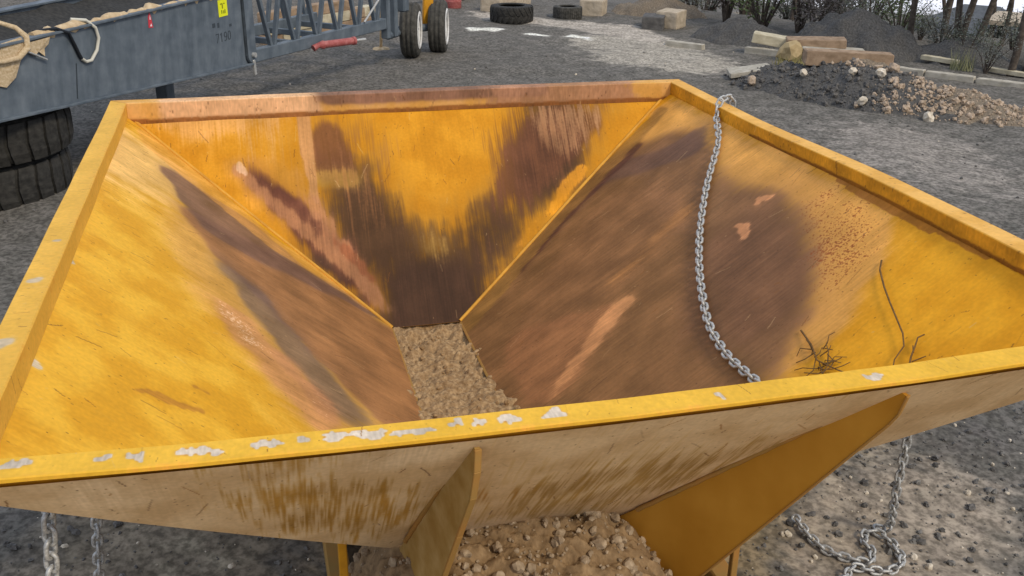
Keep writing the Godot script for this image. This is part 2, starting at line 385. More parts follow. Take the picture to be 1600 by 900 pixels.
# stains: [colour, soft edge in metres, raggedness, cover, [outlines in 0..1]]
func paint(wm: float, hm: float, ppm: float, base: Color, base2: Color, stains: Array, sd: int, squeeze := 7, marks := 0.0) -> Dictionary:
	var w := int(wm * ppm)
	var h := int(hm * ppm)
	var k := ppm / 200.0
	var streak := noise_bytes(w, h, sd, 0.40 / k, 3, squeeze * 4)
	var broad := noise_bytes(w, h, sd + 3, 0.075 / k, 3, squeeze)
	var blot := noise_bytes(w, h, sd + 1, 0.016 / k, 5)
	var fine := noise_bytes(w, h, sd + 2, 0.22 / k, 3)
	var dots := noise_bytes(w, h, sd + 4, 0.42 / k, 2)
	var nn := PackedFloat32Array()
	nn.resize(w * h)
	var R := PackedFloat32Array()
	var G := PackedFloat32Array()
	var B := PackedFloat32Array()
	R.resize(w * h); G.resize(w * h); B.resize(w * h)
	for i in w * h:
		var v := (streak[i] * 0.24 + broad[i] * 0.30 + blot[i] * 0.40 + fine[i] * 0.06) / 255.0
		nn[i] = (v - 0.5) * 2.1
		var t := clampf((blot[i] / 255.0 - 0.5) * 2.0 + 0.5 + (v - 0.5) * 1.0, 0.0, 1.0)
		R[i] = lerpf(base.r, base2.r, t)
		G[i] = lerpf(base.g, base2.g, t)
		B[i] = lerpf(base.b, base2.b, t)
	var lw: int = max(8, w / 4)
	var lh: int = max(8, h / 4)
	for s in stains:
		var col := Color(s[0]) if s[0] is String else Color(s[0][0], s[0][1], s[0][2])
		var kind: int = s[5] if s.size() > 5 else 0
		var soft: float = s[1]
		var rag: float = s[2]
		var cover: float = s[3]
		var im := Image.create(lw, lh, false, Image.FORMAT_L8)
		var lo := Vector2(9, 9)
		var hi := Vector2(-9, -9)
		for o in s[4]:
			var poly := PackedVector2Array()
			var plo := Vector2(9, 9)
			var phi := Vector2(-9, -9)
			for i in range(0, o.size(), 2):
				var p := Vector2(o[i], o[i + 1])
				poly.append(p * Vector2(lw, lh))
				plo = plo.min(p)
				phi = phi.max(p)
			lo = lo.min(plo)
			hi = hi.max(phi)
			for y in range(max(0, int(plo.y * lh) - 1), min(lh, int(phi.y * lh) + 2)):
				for x in range(max(0, int(plo.x * lw) - 1), min(lw, int(phi.x * lw) + 2)):
					if Geometry2D.is_point_in_polygon(Vector2(x + 0.5, y + 0.5), poly):
						im.set_pixel(x, y, Color.WHITE)
		var bw: int = clampi(int(wm / max(soft * 2.3, 0.004)), 4, lw)
		var bh: int = clampi(int(hm / max(soft * 2.3, 0.004)), 4, lh)
		if bw < lw or bh < lh:
			im.resize(bw, bh, Image.INTERPOLATE_LANCZOS)
		im.resize(w, h, Image.INTERPOLATE_CUBIC)
		var mask := im.get_data()
		var pad := Vector2(soft / wm, soft / hm) * 4.5 + Vector2(0.02, 0.02)
		lo -= pad
		hi += pad
		for y in range(max(0, int(lo.y * h)), min(h, int(hi.y * h) + 1)):
			var row := y * w
			for x in range(max(0, int(lo.x * w)), min(w, int(hi.x * w) + 1)):
				var i := row + x
				var mv := mask[i]
				if mv > 6:
					var m := 0.0
					if kind == 0:
						m = clampf(((mv / 255.0 - 0.5) * 1.9 + nn[i] * rag * 0.75) * 1.2 + 0.45, 0.0, 1.0)
						m = m * m * (3.0 - 2.0 * m)
						m = maxf(m, 0.26 * clampf((mv / 255.0 - 0.05 + nn[i] * rag * 0.8) * 1.8, 0.0, 1.0))
					elif kind == 1:
						m = ((fine[i] * 0.45 + dots[i] * 0.55) / 255.0 + nn[i] * 0.3 - 0.97 + 0.40 * rag * mv / 255.0) * 7.0
					else:
						m = ((streak[i] * 0.5 + broad[i] * 0.5) / 255.0 + (fine[i] - 127.5) * 0.0005 - 0.97 + 0.5 * rag * mv / 255.0) * 3.2
					if m > 0.0:
						m = minf(m, 1.0) * cover * minf(1.0, mv / 70.0)
						var sh := 1.0 + (blot[i] - 127.5) * 0.0009 + (streak[i] - 127.5) * 0.0006 + (broad[i] - 127.5) * 0.0003
						R[i] += (col.r * sh - R[i]) * m
						G[i] += (col.g * sh - G[i]) * m
						B[i] += (col.b * sh - B[i]) * m
	# scratches and nicks, mostly running down the slope
	var g2 := RandomNumberGenerator.new()
	g2.seed = sd
	for n in int(wm * hm * marks):
		var p := Vector2(g2.randf() * w, g2.randf() * h)
		var dir := Vector2(g2.randfn() * 0.35, 1.0).normalized()
		var ln := int((0.006 + 0.11 * pow(g2.randf(), 5.0)) * ppm)
		var c: Color = [Color(0.36, 0.22, 0.11), Color(0.30, 0.20, 0.14), Color(0.80, 0.66, 0.46), Color(0.50, 0.30, 0.12)][g2.randi() % 4]
		var a := g2.randf_range(0.12, 0.6)
		var turn := g2.randf_range(-0.01, 0.01)
		if n % 2 == 1:
			ln = g2.randi() % 2
			c = Color(0.26, 0.17, 0.11)
		for q in ln + 1:
			var x := int(p.x)
			var y := int(p.y)
			if x >= 0 and y >= 0 and x < w and y < h:
				var i := y * w + x
				R[i] = lerpf(R[i], c.r, a)
				G[i] = lerpf(G[i], c.g, a)
				B[i] = lerpf(B[i], c.b, a)
			p += dir
			dir = dir.rotated(turn)
	var out := PackedByteArray()
	out.resize(w * h * 3)
	var relief := PackedByteArray()
	relief.resize(w * h)
	for i in w * h:
		var g := 1.0 + nn[i] * 0.07 + (fine[i] - 127.5) * 0.0003
		out[i * 3] = clampi(int(R[i] * g * 255.0), 0, 255)
		out[i * 3 + 1] = clampi(int(G[i] * g * 255.0), 0, 255)
		out[i * 3 + 2] = clampi(int(B[i] * g * 255.0), 0, 255)
		relief[i] = clampi(int(128.0 + nn[i] * 110.0), 0, 255)
	return {"color": ImageTexture.create_from_image(Image.create_from_data(w, h, false, Image.FORMAT_RGB8, out)), "relief": ImageTexture.create_from_image(Image.create_from_data(w, h, false, Image.FORMAT_L8, relief))}

func painted(wm: float, hm: float, ppm: float, base: Color, base2: Color, stains: Array, sd: int, rough: float, relief := 0.02, squeeze := 7, marks := 170.0) -> StandardMaterial3D:
	var d := paint(wm, hm, ppm, base, base2, stains, sd, squeeze, marks)
	var m := StandardMaterial3D.new()
	m.albedo_texture = d.color
	m.roughness = rough
	m.metallic_specular = 0.22
	if relief > 0.0:
		m.heightmap_enabled = true
		m.heightmap_texture = d.relief
		m.heightmap_scale = relief
	return m

# two tones mixed by noise in the world, with a fine relief
func mixed(a: Color, b: Color, scale: float, rough := 0.9, sd := 1, relief := 0.0, freq := 0.02, metal := 0.0, tall := 1) -> StandardMaterial3D:
	var n := FastNoiseLite.new()
	n.seed = sd
	n.frequency = freq
	n.fractal_octaves = 5
	n.fractal_gain = 0.62
	var im := n.get_seamless_image(256, 256)
	if tall > 1:
		var run := n.get_seamless_image(256, 256 / tall)
		run.resize(256, 256, Image.INTERPOLATE_CUBIC)
		run.convert(Image.FORMAT_L8)
		im.convert(Image.FORMAT_L8)
		for y in 256:
			for x in 256:
				im.set_pixel(x, y, Color.WHITE * (im.get_pixel(x, y).r * 0.4 + run.get_pixel(x, y).r * 0.6))
	im.convert(Image.FORMAT_L8)
	var bytes := im.get_data()
	var out := PackedByteArray()
	out.resize(256 * 256 * 3)
	for i in 256 * 256:
		var t := clampf((bytes[i] / 255.0 - 0.5) * 1.7 + 0.5, 0, 1)
		out[i * 3] = int(lerpf(a.r, b.r, t) * 255)
		out[i * 3 + 1] = int(lerpf(a.g, b.g, t) * 255)
		out[i * 3 + 2] = int(lerpf(a.b, b.b, t) * 255)
	var m := StandardMaterial3D.new()
	m.albedo_texture = ImageTexture.create_from_image(Image.create_from_data(256, 256, false, Image.FORMAT_RGB8, out))
	m.uv1_triplanar = true
	m.uv1_world_triplanar = true
	m.uv1_scale = Vector3.ONE * scale
	m.roughness = rough
	m.metallic = metal
	m.metallic_specular = 0.35
	if relief > 0.0:
		m.heightmap_enabled = true
		m.heightmap_texture = ImageTexture.create_from_image(im)
		m.heightmap_scale = relief
	return m

func plain(c: Color, rough := 0.8, metal := 0.0) -> StandardMaterial3D:
	var m := StandardMaterial3D.new()
	m.albedo_color = c
	m.roughness = rough
	m.metallic = metal
	m.metallic_specular = 0.35
	return m

func make_materials():
	M.yellow = mixed(Color("b87f1c"), Color("d79a22"), 0.9, 0.55, 3)
	M.yellow_dusty = mixed(Color("94773f"), Color("a6763a"), 0.8, 0.85, 4)
	M.galv = mixed(Color("8f8e88"), Color("cbcac4"), 9.0, 0.45, 5, 0.0, 0.03, 0.35)
	M.soil = mixed(Color("73593b"), Color("b99a70"), 3.2, 1.0, 6, 0.5, 0.04)
	M.spoil = mixed(Color("6b563c"), Color("9d8360"), 1.8, 1.0, 7, 1.0, 0.04)
	M.steel_blue = mixed(Color("485158"), Color("6d757a"), 0.7, 0.62, 8, 0.0, 0.03, 0.0, 6)
	M.steel_dark = mixed(Color("2a3034"), Color("3f464b"), 0.8, 0.65, 9)
	M.rubber = mixed(Color("242320"), Color("3d3b36"), 2.4, 0.9, 10, 0.3)
	M.rubber_worn = mixed(Color("35342f"), Color("57544d"), 2.0, 0.92, 12, 0.3)
	M.sand = mixed(Color("a58c68"), Color("d0bb98"), 2.0, 1.0, 13, 0.8)
	M.rope = mixed(Color("a8906a"), Color("cdb998"), 6.0, 1.0, 14)
	M.hose = plain(Color("c3bfae"), 0.6)
	M.black_hose = plain(Color("1d2023"), 0.6)
	M.concrete = mixed(Color("97907f"), Color("b9b2a2"), 1.4, 0.95, 15, 0.3)
	M.concrete_tan = mixed(Color("9f917b"), Color("bfb098"), 1.2, 0.95, 16, 0.3)
	M.concrete_shaded = mixed(Color("4a4845"), Color("67645f"), 1.4, 0.95, 17, 0.3)  # concrete darkened to paint in the shade on one block
	M.timber = mixed(Color("7f6a53"), Color("a58d73"), 1.1, 0.9, 18, 0.3)
	M.timber_pale = mixed(Color("a79c80"), Color("c9bfa3"), 1.1, 0.9, 19, 0.3)
	M.dark_gravel = mixed(Color("3a3936"), Color("66635e"), 1.6, 1.0, 20, 1.5, 0.06)
	M.tan_stone = mixed(Color("8f7d66"), Color("bda993"), 3.0, 0.95, 21)
	M.pale_stone = mixed(Color("b3a58c"), Color("d9cfbd"), 3.0, 0.95, 22)
	M.grey_stone = mixed(Color("55534f"), Color("86827a"), 3.0, 0.95, 23)
	M.black_stone = mixed(Color("4a4844"), Color("706c66"), 4.0, 0.9, 24)
	M.brown_stone = mixed(Color("75634c"), Color("b09c80"), 4.0, 0.95, 25)
	M.red = mixed(Color("8f4440"), Color("b0706a"), 2.0, 0.6, 26)
	M.white_rim = mixed(Color("c8c6bf"), Color("e6e4dd"), 2.0, 0.5, 27)
	M.bark = mixed(Color("3c352e"), Color("5d544a"), 2.0, 1.0, 28)
	M.twig = mixed(Color("5e4628"), Color("80633a"), 8.0, 1.0, 29)
	M.leaf_dark = leaf(Color("5a6055"))  # leaf colours lightened and greyed in place of distant haze
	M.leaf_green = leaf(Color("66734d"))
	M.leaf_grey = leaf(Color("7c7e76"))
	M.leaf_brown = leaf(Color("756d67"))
	M.roof_grey = mixed(Color("4a4d50"), Color("5e6163"), 0.7, 0.9, 30)
	M.wall_grey = mixed(Color("60605b"), Color("75736c"), 0.7, 0.9, 31)
	M.roof_tan = mixed(Color("a3947f"), Color("bdae97"), 0.7, 0.9, 32)
	M.earth = mixed(Color("97845f"), Color("b8a27a"), 0.9, 1.0, 33, 1.0)
	M.white_mark = plain(Color("d8d5cb"), 0.9)
	M.sign_yellow = plain(Color("dfe01e"), 0.6)
	M.sign_ink = plain(Color("7f8418"), 0.7)
	M.stencil = plain(Color("3b4247"), 0.8)
	M.sign_red = plain(Color("c23b45"), 0.6)
	M.sign_white = plain(Color("e3d3d2"), 0.6)
	M.tan_gravel = mixed(Color("5c5347"), Color("93846f"), 1.8, 1.0, 34, 1.2, 0.06)
	M.seam = mixed(Color("b9832c"), Color("d9a03a"), 1.5, 0.6, 41)
	M.gusset_dusty = mixed(Color("9a7636"), Color("b89a62"), 0.9, 0.85, 43)
	M.gusset = mixed(Color("9f6b16"), Color("bb8830"), 0.6, 0.75, 42, 0.0, 0.02, 0.0, 4)
	M.rim_left = painted(HL, 0.2, 300, Color("d8a640"), Color("dcaa44"), [["bfae94", 0.01, 1.0, 0.9, [[0.02, 0.1, 0.05, 0.1, 0.05, 0.35, 0.02, 0.3], [0.17, 0.1, 0.19, 0.1, 0.195, 0.35, 0.18, 0.3], [0.3, 0.15, 0.31, 0.12, 0.315, 0.3, 0.3, 0.35], [0.4, 0.2, 0.405, 0.2, 0.41, 0.4, 0.4, 0.4]]], ["b07a2a", 0.02, 1.6, 0.8, [[0.0, 0.5, 1.0, 0.5, 1.0, 0.62, 0.0, 0.62]]]], 141, 0.6, 0.0, 1)
	M.rim_right = painted(HL, 0.2, 150, Color("d9a24a"), Color("dfab58"), [["c58a22", 0.01, 0.6, 0.95, [[0.0, 0.53, 1.0, 0.53, 1.0, 1.0, 0.0, 1.0]]], ["6e4418", 0.01, 1.8, 0.8, [[0.3, 0.86, 1.0, 0.86, 1.0, 1.0, 0.3, 1.0]]]], 142, 0.6, 0.0, 1)  # inner leg painted darker as its shade, with a dark gap line below
	M.rim_back = painted(HW, 0.2, 150, Color("cf9a4c"), Color("d6a561"), [["d8ab80", 0.05, 0.5, 0.9, [[0.08, 0, 0.34, 0, 0.34, 1, 0.08, 1]]], ["82604f", 0.04, 0.45, 0.9, [[0.33, 0, 0.74, 0, 0.74, 0.8, 0.33, 0.8]]], ["a67a5c", 0.06, 1.6, 0.85, [[0.62, 0, 0.9, 0, 0.9, 1, 0.62, 1]]], ["7a4a22", 0.01, 1.2, 0.8, [[0.0, 0.9, 1.0, 0.9, 1.0, 1.0, 0.0, 1.0]]]], 143, 0.75, 0.0, 1)  # last dark strip paints the gap shadow along the inner foot
	var chips := []
	for c in [[0.05, 0.02], [0.105, 0.008], [0.125, 0.01], [0.155, 0.012], [0.175, 0.02], [0.21, 0.022], [0.235, 0.012], [0.262, 0.026], [0.30, 0.036], [0.345, 0.014], [0.36, 0.01], [0.385, 0.016], [0.418, 0.022], [0.68, 0.02], [0.55, 0.005]]:
		for k in 5:
			var x: float = 1.0 - c[0] + rng.randf_range(-0.5, 0.5) * c[1]
			var v: float = 0.24 + 0.10 * fmod(c[0] * 37.0, 1.0) + rng.randf_range(-0.06, 0.06)
			var shape := []
			for q in 11:
				var rad := rng.randf_range(0.35, 1.0)
				shape.append(x + cos(q * TAU / 11.0) * rad * c[1] * 0.34)
				shape.append(v + sin(q * TAU / 11.0) * rad * 0.10)
			chips.append(shape)
	M.rim_front = painted(HW, 0.2, 400, Color("dcaa34"), Color("e0ae38"), [["a9713a", 0.006, 1.2, 0.7, chips], ["c4b6a2", 0.003, 0.9, 0.95, chips], ["c9853c", 0.01, 1.2, 0.6, [[0, 0.0, 1, 0.0, 1, 0.06, 0, 0.06]]]], 144, 0.55, 0.0, 1)

func leaf(c: Color) -> StandardMaterial3D:
	var m := plain(c, 0.9)
	m.vertex_color_use_as_albedo = true
	m.backlight_enabled = true
	m.backlight = Color(c.r * 0.4, c.g * 0.4, c.b * 0.3)
	return m

# ---------------------------------------------------------------- the ground
func kerb_side(x: float, z: float) -> float:
	return (x - 8.2) * 0.76 - (z + 14.54) * 0.65

# height of the ground in the yard's frame
func gy(x: float, z: float) -> float:
	var p := UP_IN_YARD.dot(Vector3(x, GROUND_Y, z))
	var k := 0.22
	var cap := 0.85
	var h: float = cap if p > cap + 3.0 else -k * log(exp(-p / k) + exp(-cap / k))
	if p < -6.0:
		h = p
	h = maxf(h, -2.6)
	var s := kerb_side(x, z)
	h -= clampf((s - 6.5) * 0.10, 0.0, 3.4)
	var y := GROUND_Y + (h - p) / UP_IN_YARD.y
	var far: float = clampf((Vector2(x - 3, z + 6).length() - 30.0) / 40.0, 0.0, 1.0)
	y += gn.get_noise_2d(x * 2.0, z * 2.0) * (0.05 + far * 0.8)
	if abs(x - 4) < 20 and abs(z + 8) < 22:
		y += gn2.get_noise_2d(x, z) * 0.012
	return y

func on_ground(x: float, z: float, lift := 0.0) -> Vector3:
	return Vector3(x, gy(x, z) + lift, z)

func grid_lines(lo: float, hi: float, step: float, reach: float) -> Array:
	var a := []
	var v := lo
	while v < hi + 0.001:
		a.append(v)
		v += step
	var d := step
	var up: float = a[-1]
	var dn: float = a[0]
	while d < reach:
		d *= 1.5
		up += d
		dn -= d
		a.append(up)
		a.push_front(dn)
	return a

func build_ground():
	var xs := grid_lines(-8, 20, 0.16, 260.0)
	var zs := grid_lines(-26, 3, 0.16, 260.0)
	var V := PackedVector3Array()
	var U := PackedVector2Array()
	var U2 := PackedVector2Array()
	var N := PackedVector3Array()
	var I := PackedInt32Array()
	for z in zs:
		for x in xs:
			V.append(YARD * Vector3(x, gy(x, z), z))
			U.append(Vector2((x - 8.0) * 0.76 - (z + 16.0) * 0.65, (x - 8.0) * 0.65 + (z + 16.0) * 0.76) / 48.0 + Vector2(0.5, 0.5))
			U2.append(Vector2(x, z) * 0.45)
	var nx := xs.size()
	var nz := zs.size()
	for j in nz:
		for i in nx:
			var a := V[j * nx + max(i - 1, 0)]
			var b := V[j * nx + min(i + 1, nx - 1)]
			var c := V[max(j - 1, 0) * nx + i]
			var d := V[min(j + 1, nz - 1) * nx + i]
			N.append((d - c).cross(b - a).normalized())
	for j in nz - 1:
		for i in nx - 1:
			var a := j * nx + i
			I.append_array([a, a + 1, a + nx + 1, a, a + nx + 1, a + nx])
	var arr := []
	arr.resize(Mesh.ARRAY_MAX)
	arr[Mesh.ARRAY_VERTEX] = V
	arr[Mesh.ARRAY_NORMAL] = N
	arr[Mesh.ARRAY_TEX_UV] = U
	arr[Mesh.ARRAY_TEX_UV2] = U2
	arr[Mesh.ARRAY_INDEX] = I
	var mesh := ArrayMesh.new()
	mesh.add_surface_from_arrays(Mesh.PRIMITIVE_TRIANGLES, arr)
	var d := paint(48.0, 48.0, 22.0, Color("6b6861"), Color("7a766f"), GROUND_STAINS_AND_BOUNCE, 40, 3)
	var m := StandardMaterial3D.new()
	m.albedo_texture = d.color
	m.roughness = 1.0
	m.metallic_specular = 0.2
	var n := FastNoiseLite.new()
	n.seed = 77
	n.frequency = 0.06
	n.fractal_octaves = 5
	n.fractal_gain = 0.7
	var im := n.get_seamless_image(512, 512)
	im.convert(Image.FORMAT_L8)
	var by := im.get_data()
	var tone := PackedByteArray()
	tone.resize(512 * 512 * 3)
	for i in 512 * 512:
		var t := clampf((by[i] / 255.0 - 0.5) * 0.7 + 0.88, 0.70, 1.0)
		tone[i * 3] = int(t * 255)
		tone[i * 3 + 1] = int(t * 253)
		tone[i * 3 + 2] = int(t * 250)
	m.detail_enabled = true
	m.detail_albedo = ImageTexture.create_from_image(Image.create_from_data(512, 512, false, Image.FORMAT_RGB8, tone))
	m.detail_blend_mode = BaseMaterial3D.BLEND_MODE_MUL
	m.detail_uv_layer = BaseMaterial3D.DETAIL_UV_2
	structure("ground", mesh, m)

# ---------------------------------------------------------------- the hopper
# the rim has been knocked a little out of true
func bent(p: Vector3) -> Vector3:
	var u := p.x / HW
	var v := (p.z + HL) / HL
	var low: float = clampf(1.0 + p.y / 1.0, 0.0, 1.0)
	var front := (-0.014 + 0.15 * (u - 0.58) * (u - 0.58)) * clampf(v, 0.0, 1.0) * clampf(v, 0.0, 1.0)
	var right := (-0.012 + 0.036 * smoothstep(0.25, 0.62, v)) * pow(clampf(u, 0.0, 1.0), 4.0) * (1.0 - smoothstep(0.75, 1.0, v) * 0.6)
	return p + Vector3(0, (front + right) * low, 0)

# a sheet between rim edge t0-t1 and lower edge b0-b1, in metres along u and v
func sheet(t0: Vector3, t1: Vector3, b0: Vector3, b1: Vector3, uv_of: Callable, n: Vector3, off: float, flip: bool, sd: int, bump := 0.004) -> ArrayMesh:
	var nu := 40
	var nv := 22
	var nz := FastNoiseLite.new()
	nz.seed = sd
	nz.frequency = 0.9
	var st := begin()
	st.set_smooth_group(0)
	var P := []
	for j in nv + 1:
		var row := []
		for i in nu + 1:
			var fu := float(i) / nu
			var fv := float(j) / nv
			var p := t0.lerp(t1, fu).lerp(b0.lerp(b1, fu), fv)
			var edge: float = min(min(fu, 1.0 - fu), min(fv, 1.0 - fv)) * 10.0
			row.append([bent(p + n * (off + nz.get_noise_3dv(p * 1.5) * bump * clampf(edge, 0.0, 1.0))), uv_of.call(p)])
		P.append(row)
	for j in nv:
		for i in nu:
			var q := [P[j][i], P[j][i + 1], P[j + 1][i + 1], P[j + 1][i]]
			var o := [0, 1, 2, 0, 2, 3]
			if flip:
				o = [0, 2, 1, 0, 3, 2]
			for k in o:
				st.set_uv(q[k][1])
				st.add_vertex(q[k][0])
	return finish(st)

func build_hopper():
	var y0 := -0.012
	var base := Vector3(HW * 0.5, GROUND_Y, -HL * 0.5)
	var hop := thing("feed_hopper", "large open yellow steel hopper with rusty sloping plates and flat rim", "hopper", base)
	var T0 := Vector3(0, y0, -HL)
	var T1 := Vector3(HW, y0, -HL)
	var T2 := Vector3(HW, y0, 0)
	var T3 := Vector3(0, y0, 0)
	var B0 := Vector3(SIDE_L, y0 - HD, -HL + RUN_B)
	var B1 := Vector3(HW - SIDE_R, y0 - HD, -HL + RUN_B)
	var B2 := Vector3(HW - SIDE_R, y0 - HD, -RUN_F)
	var B3 := Vector3(SIDE_L, y0 - HD, -RUN_F)
	var F2 := T2.lerp(B2, FRONT_CUT)
	var F3 := T3.lerp(B3, FRONT_CUT)
	var len_l := Vector2(SIDE_L, HD).length()
	var len_r := Vector2(SIDE_R, HD).length()
	var len_b := Vector2(RUN_B, HD).length()
	var len_f := Vector2(RUN_F, HD).length()
	var nl := Vector3(HD, SIDE_L, 0).normalized()
	var nr := Vector3(-HD, SIDE_R, 0).normalized()
	var nb := Vector3(0, RUN_B, HD).normalized()
	var nf := Vector3(0, RUN_F, -HD).normalized()
	var ml := painted(HL, len_l, 250, Color("d39922"), Color("dca832"), LEFT_STAINS, 101, 0.62)
	var mr := painted(HL, len_r, 250, Color("d4921a"), Color("dc9c22"), RIGHT_STAINS, 111, 0.62)
	var mb := painted(HW, len_b, 250, Color("c48419"), Color("cf9022"), BACK_STAINS, 121, 0.62)
	var mf := painted(HW, len_f, 250, Color("d0b083"), Color("dcc096"), FRONT_STAINS, 131, 0.9, 0.04, 6)
	var uv_l := func(p): return Vector2((p.z + HL) / HL, -(p.y - y0) / HD)
	var uv_x := func(p): return Vector2(p.x / HW, -(p.y - y0) / HD)
	var sets := [["left_plate", T0, T3, B0, B3, uv_l, nl, ml, false, 1], ["right_plate", T1, T2, B1, B2, uv_l, nr, mr, true, 2], ["back_plate", T0, T1, B0, B1, uv_x, nb, mb, true, 3], ["front_plate", T3, T2, F3, F2, uv_x, nf, mf, false, 4]]
	var names := {"left_plate": "yellow plate streaked with brown and grey rust", "right_plate": "plate worn to brown steel beside clean yellow paint", "back_plate": "yellow plate with dark rust down both sides", "front_plate": "outside face caked in tan dust and ochre streaks"}
	for s in sets:
		var inside := sheet(s[1], s[2], s[3], s[4], s[5], s[6], 0.0, s[8], s[9])
		var o := part(s[0], inside, s[7] if s[0] != "front_plate" else M.yellow, hop)
		o.set_meta("label", names[s[0]])
		var outside := sheet(s[1], s[2], s[3], s[4], s[5], s[6], -0.009, not s[8], s[9])
		var back := piece("outer_skin", outside, M.yellow_dusty if s[0] != "front_plate" else s[7], o)
		back.position = Vector3.ZERO
	# lower edges of the plates
	for e in [[F3, F2, nf], [B0, B3, nl], [B1, B2, nr]]:
		var st := begin()
		bar(st, e[0] - e[2] * 0.005, e[1] - e[2] * 0.005, 0.016, 0.012, 0.003, e[2])
		part("plate_edge", finish(st), M.yellow_dusty, hop)
	# weld seams in the valleys
	for e in [[T0, B0, T1], [T1, B1, T0], [T2, F2, T3], [T3, F3, T2]]:
		var pts := []
		for i in 25:
			pts.append(bent(e[0].lerp(e[1], 0.05 + 0.95 * i / 24.0) + Vector3(0, 0.004, 0)))
		part("weld_seam", tube_mesh(pts, [0.011], 6), M.seam, hop)
	# rim: an angle, top flange outside, leg hanging inside
	var w := 0.092
	var rims := [
		["rim", Vector3(0, 0, 0), Vector3(0, 0, -HL), Vector3(1, 0, 0), HD / SIDE_L, M.rim_left, "rim"],
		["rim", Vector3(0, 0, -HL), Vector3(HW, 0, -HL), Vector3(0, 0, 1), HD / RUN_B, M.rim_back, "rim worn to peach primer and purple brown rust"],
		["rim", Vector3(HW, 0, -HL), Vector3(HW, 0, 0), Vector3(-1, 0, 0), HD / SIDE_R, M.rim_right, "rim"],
		["rim", Vector3(HW, 0, 0), Vector3(0, 0, 0), Vector3(0, 0, -1), HD / RUN_F, M.rim_front, "yellow rim with whitish chips along its top"]]
	for r in rims:
		var leg: float = w * r[4] + 0.009
		var prof := [Vector2(0, -0.012), Vector2(0, -0.003), Vector2(0.003, 0), Vector2(w - 0.004, 0), Vector2(w, -0.004), Vector2(w, -leg), Vector2(w - 0.008, -leg), Vector2(w - 0.009, -0.012)]
		var vs := [0.0, 0.05, 0.07, 0.48, 0.52, 0.98, 1.0, 1.0]
		var a: Vector3 = r[1]
		var b: Vector3 = r[2]
		var d := (b - a).normalized()
		var inw: Vector3 = r[3]
		var ln := a.distance_to(b)
		var st := begin()
		var n := 48
		for k in prof.size():
			var p: Vector2 = prof[k]
			var q: Vector2 = prof[(k + 1) % prof.size()]
			st.set_smooth_group(-1)
			for i in n:
				var pos := []
				for c in [[p, i], [q, i], [q, i + 1], [p, i + 1]]:
					var f: float = float(c[1]) / n
					var along: float = lerpf(c[0].x, ln - c[0].x, f)
					var wob := gn2.get_noise_2d(along * 0.25 + a.x * 7.0, a.z * 3.0) * 0.007
					pos.append([bent(a + d * along + inw * (c[0].x + wob) + Vector3(0, c[0].y + wob * 0.5, 0)), Vector2(along / ln, vs[k] if c[0] == p else vs[(k + 1) % prof.size()])])
				for o in [0, 1, 2, 0, 2, 3]:
					st.set_uv(pos[o][1])
					st.add_vertex(pos[o][0])
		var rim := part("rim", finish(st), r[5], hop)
		if r[6] != "rim":
			rim.set_meta("label", r[6])
	# stiffening legs under the front plate: upright plates square to the rim
	var gussets := [
		[Vector3(1.246, 0, -0.06), Vector3(-0.153, 0, -0.988), [[0.0, -0.06], [-0.035, -0.07], [-0.03, -0.14], [0.0, -0.24], [0.106, -0.436], [0.251, -0.70], [0.80, -1.68], [1.15, -1.68], [0.93, -1.17], [0.60, -0.80]]],
		[Vector3(2.474, 0, -0.05), Vector3(-0.598, 0, -0.801), [[0.0, -0.06], [-0.035, -0.075], [-0.02, -0.14], [0.0, -0.18], [0.236, -0.547], [0.546, -1.026], [0.97, -1.68], [1.45, -1.68], [1.17, -1.19], [0.80, -0.84]]]]
	for g in gussets:
		var at: Vector3 = g[0]
		var along: Vector3 = g[1]
		var poly := []
		for q in g[2]:
			poly.append(at + along * q[0] + Vector3(0, q[1], 0))
		var nrm := Vector3(-along.z, 0, along.x)
		var pl := part("stiffener", plate_mesh(poly, nrm, 0.014), M.gusset if at.x > 2.0 else M.gusset_dusty, hop)
		var bead := []
		for k in 30:
			var q: Vector3 = poly[0].lerp(poly[poly.size() - 1], k / 29.0) + nrm * -0.009
			bead.append(q + Vector3(0, 0.002 * sin(k * 2.3), 0.004))
		piece("weld_bead", tube_mesh(bead, [0.007, 0.009], 6), M.yellow_dusty, pl)
		for k in range(1, 6):
			var st := begin()
			bar(st, poly[k] - along * 0.003, poly[k + 1] - along * 0.003, 0.020, 0.008, 0.002, along)
			piece("edge_strip", finish(st), M.yellow_dusty, pl)
	# the same plates under the far side
	for X in [1.245, 2.46]:
		var poly := [Vector3(X, -0.06, -HL + 0.0), Vector3(X, GROUND_Y + 0.02, -HL + 0.65), Vector3(X, GROUND_Y + 0.02, -HL + 1.1), Vector3(X, -0.72 if X > 2.0 else -0.99, -HL + (0.55 if X > 2.0 else 0.77))]
		part("stiffener", plate_mesh(poly, Vector3.RIGHT, 0.014), M.gusset, hop)
	# corner posts and skids
	for p in [[0.945, -0.80], [2.60, -1.02], [0.93, -HL + 0.85], [2.60, -HL + 0.85]]:
		var st := begin()
		var top := -0.82 if p[0] < 2.0 else -0.70
		box(st, Vector3(p[0], (GROUND_Y + 0.10 + top) * 0.5, p[1]), Vector3(0.03, top - GROUND_Y - 0.10, 0.03), Basis.IDENTITY, 0.003)
		part("post", finish(st), M.yellow if p[0] < 2.0 else M.yellow_dusty, hop)
	for x in [0.97, 2.62]:
		var st := begin()
		bar(st, Vector3(x, GROUND_Y + 0.05, -0.62), Vector3(x, GROUND_Y + 0.05, -HL + 0.5), 0.10, 0.11, 0.008)
		part("skid", finish(st), M.yellow_dusty, hop)

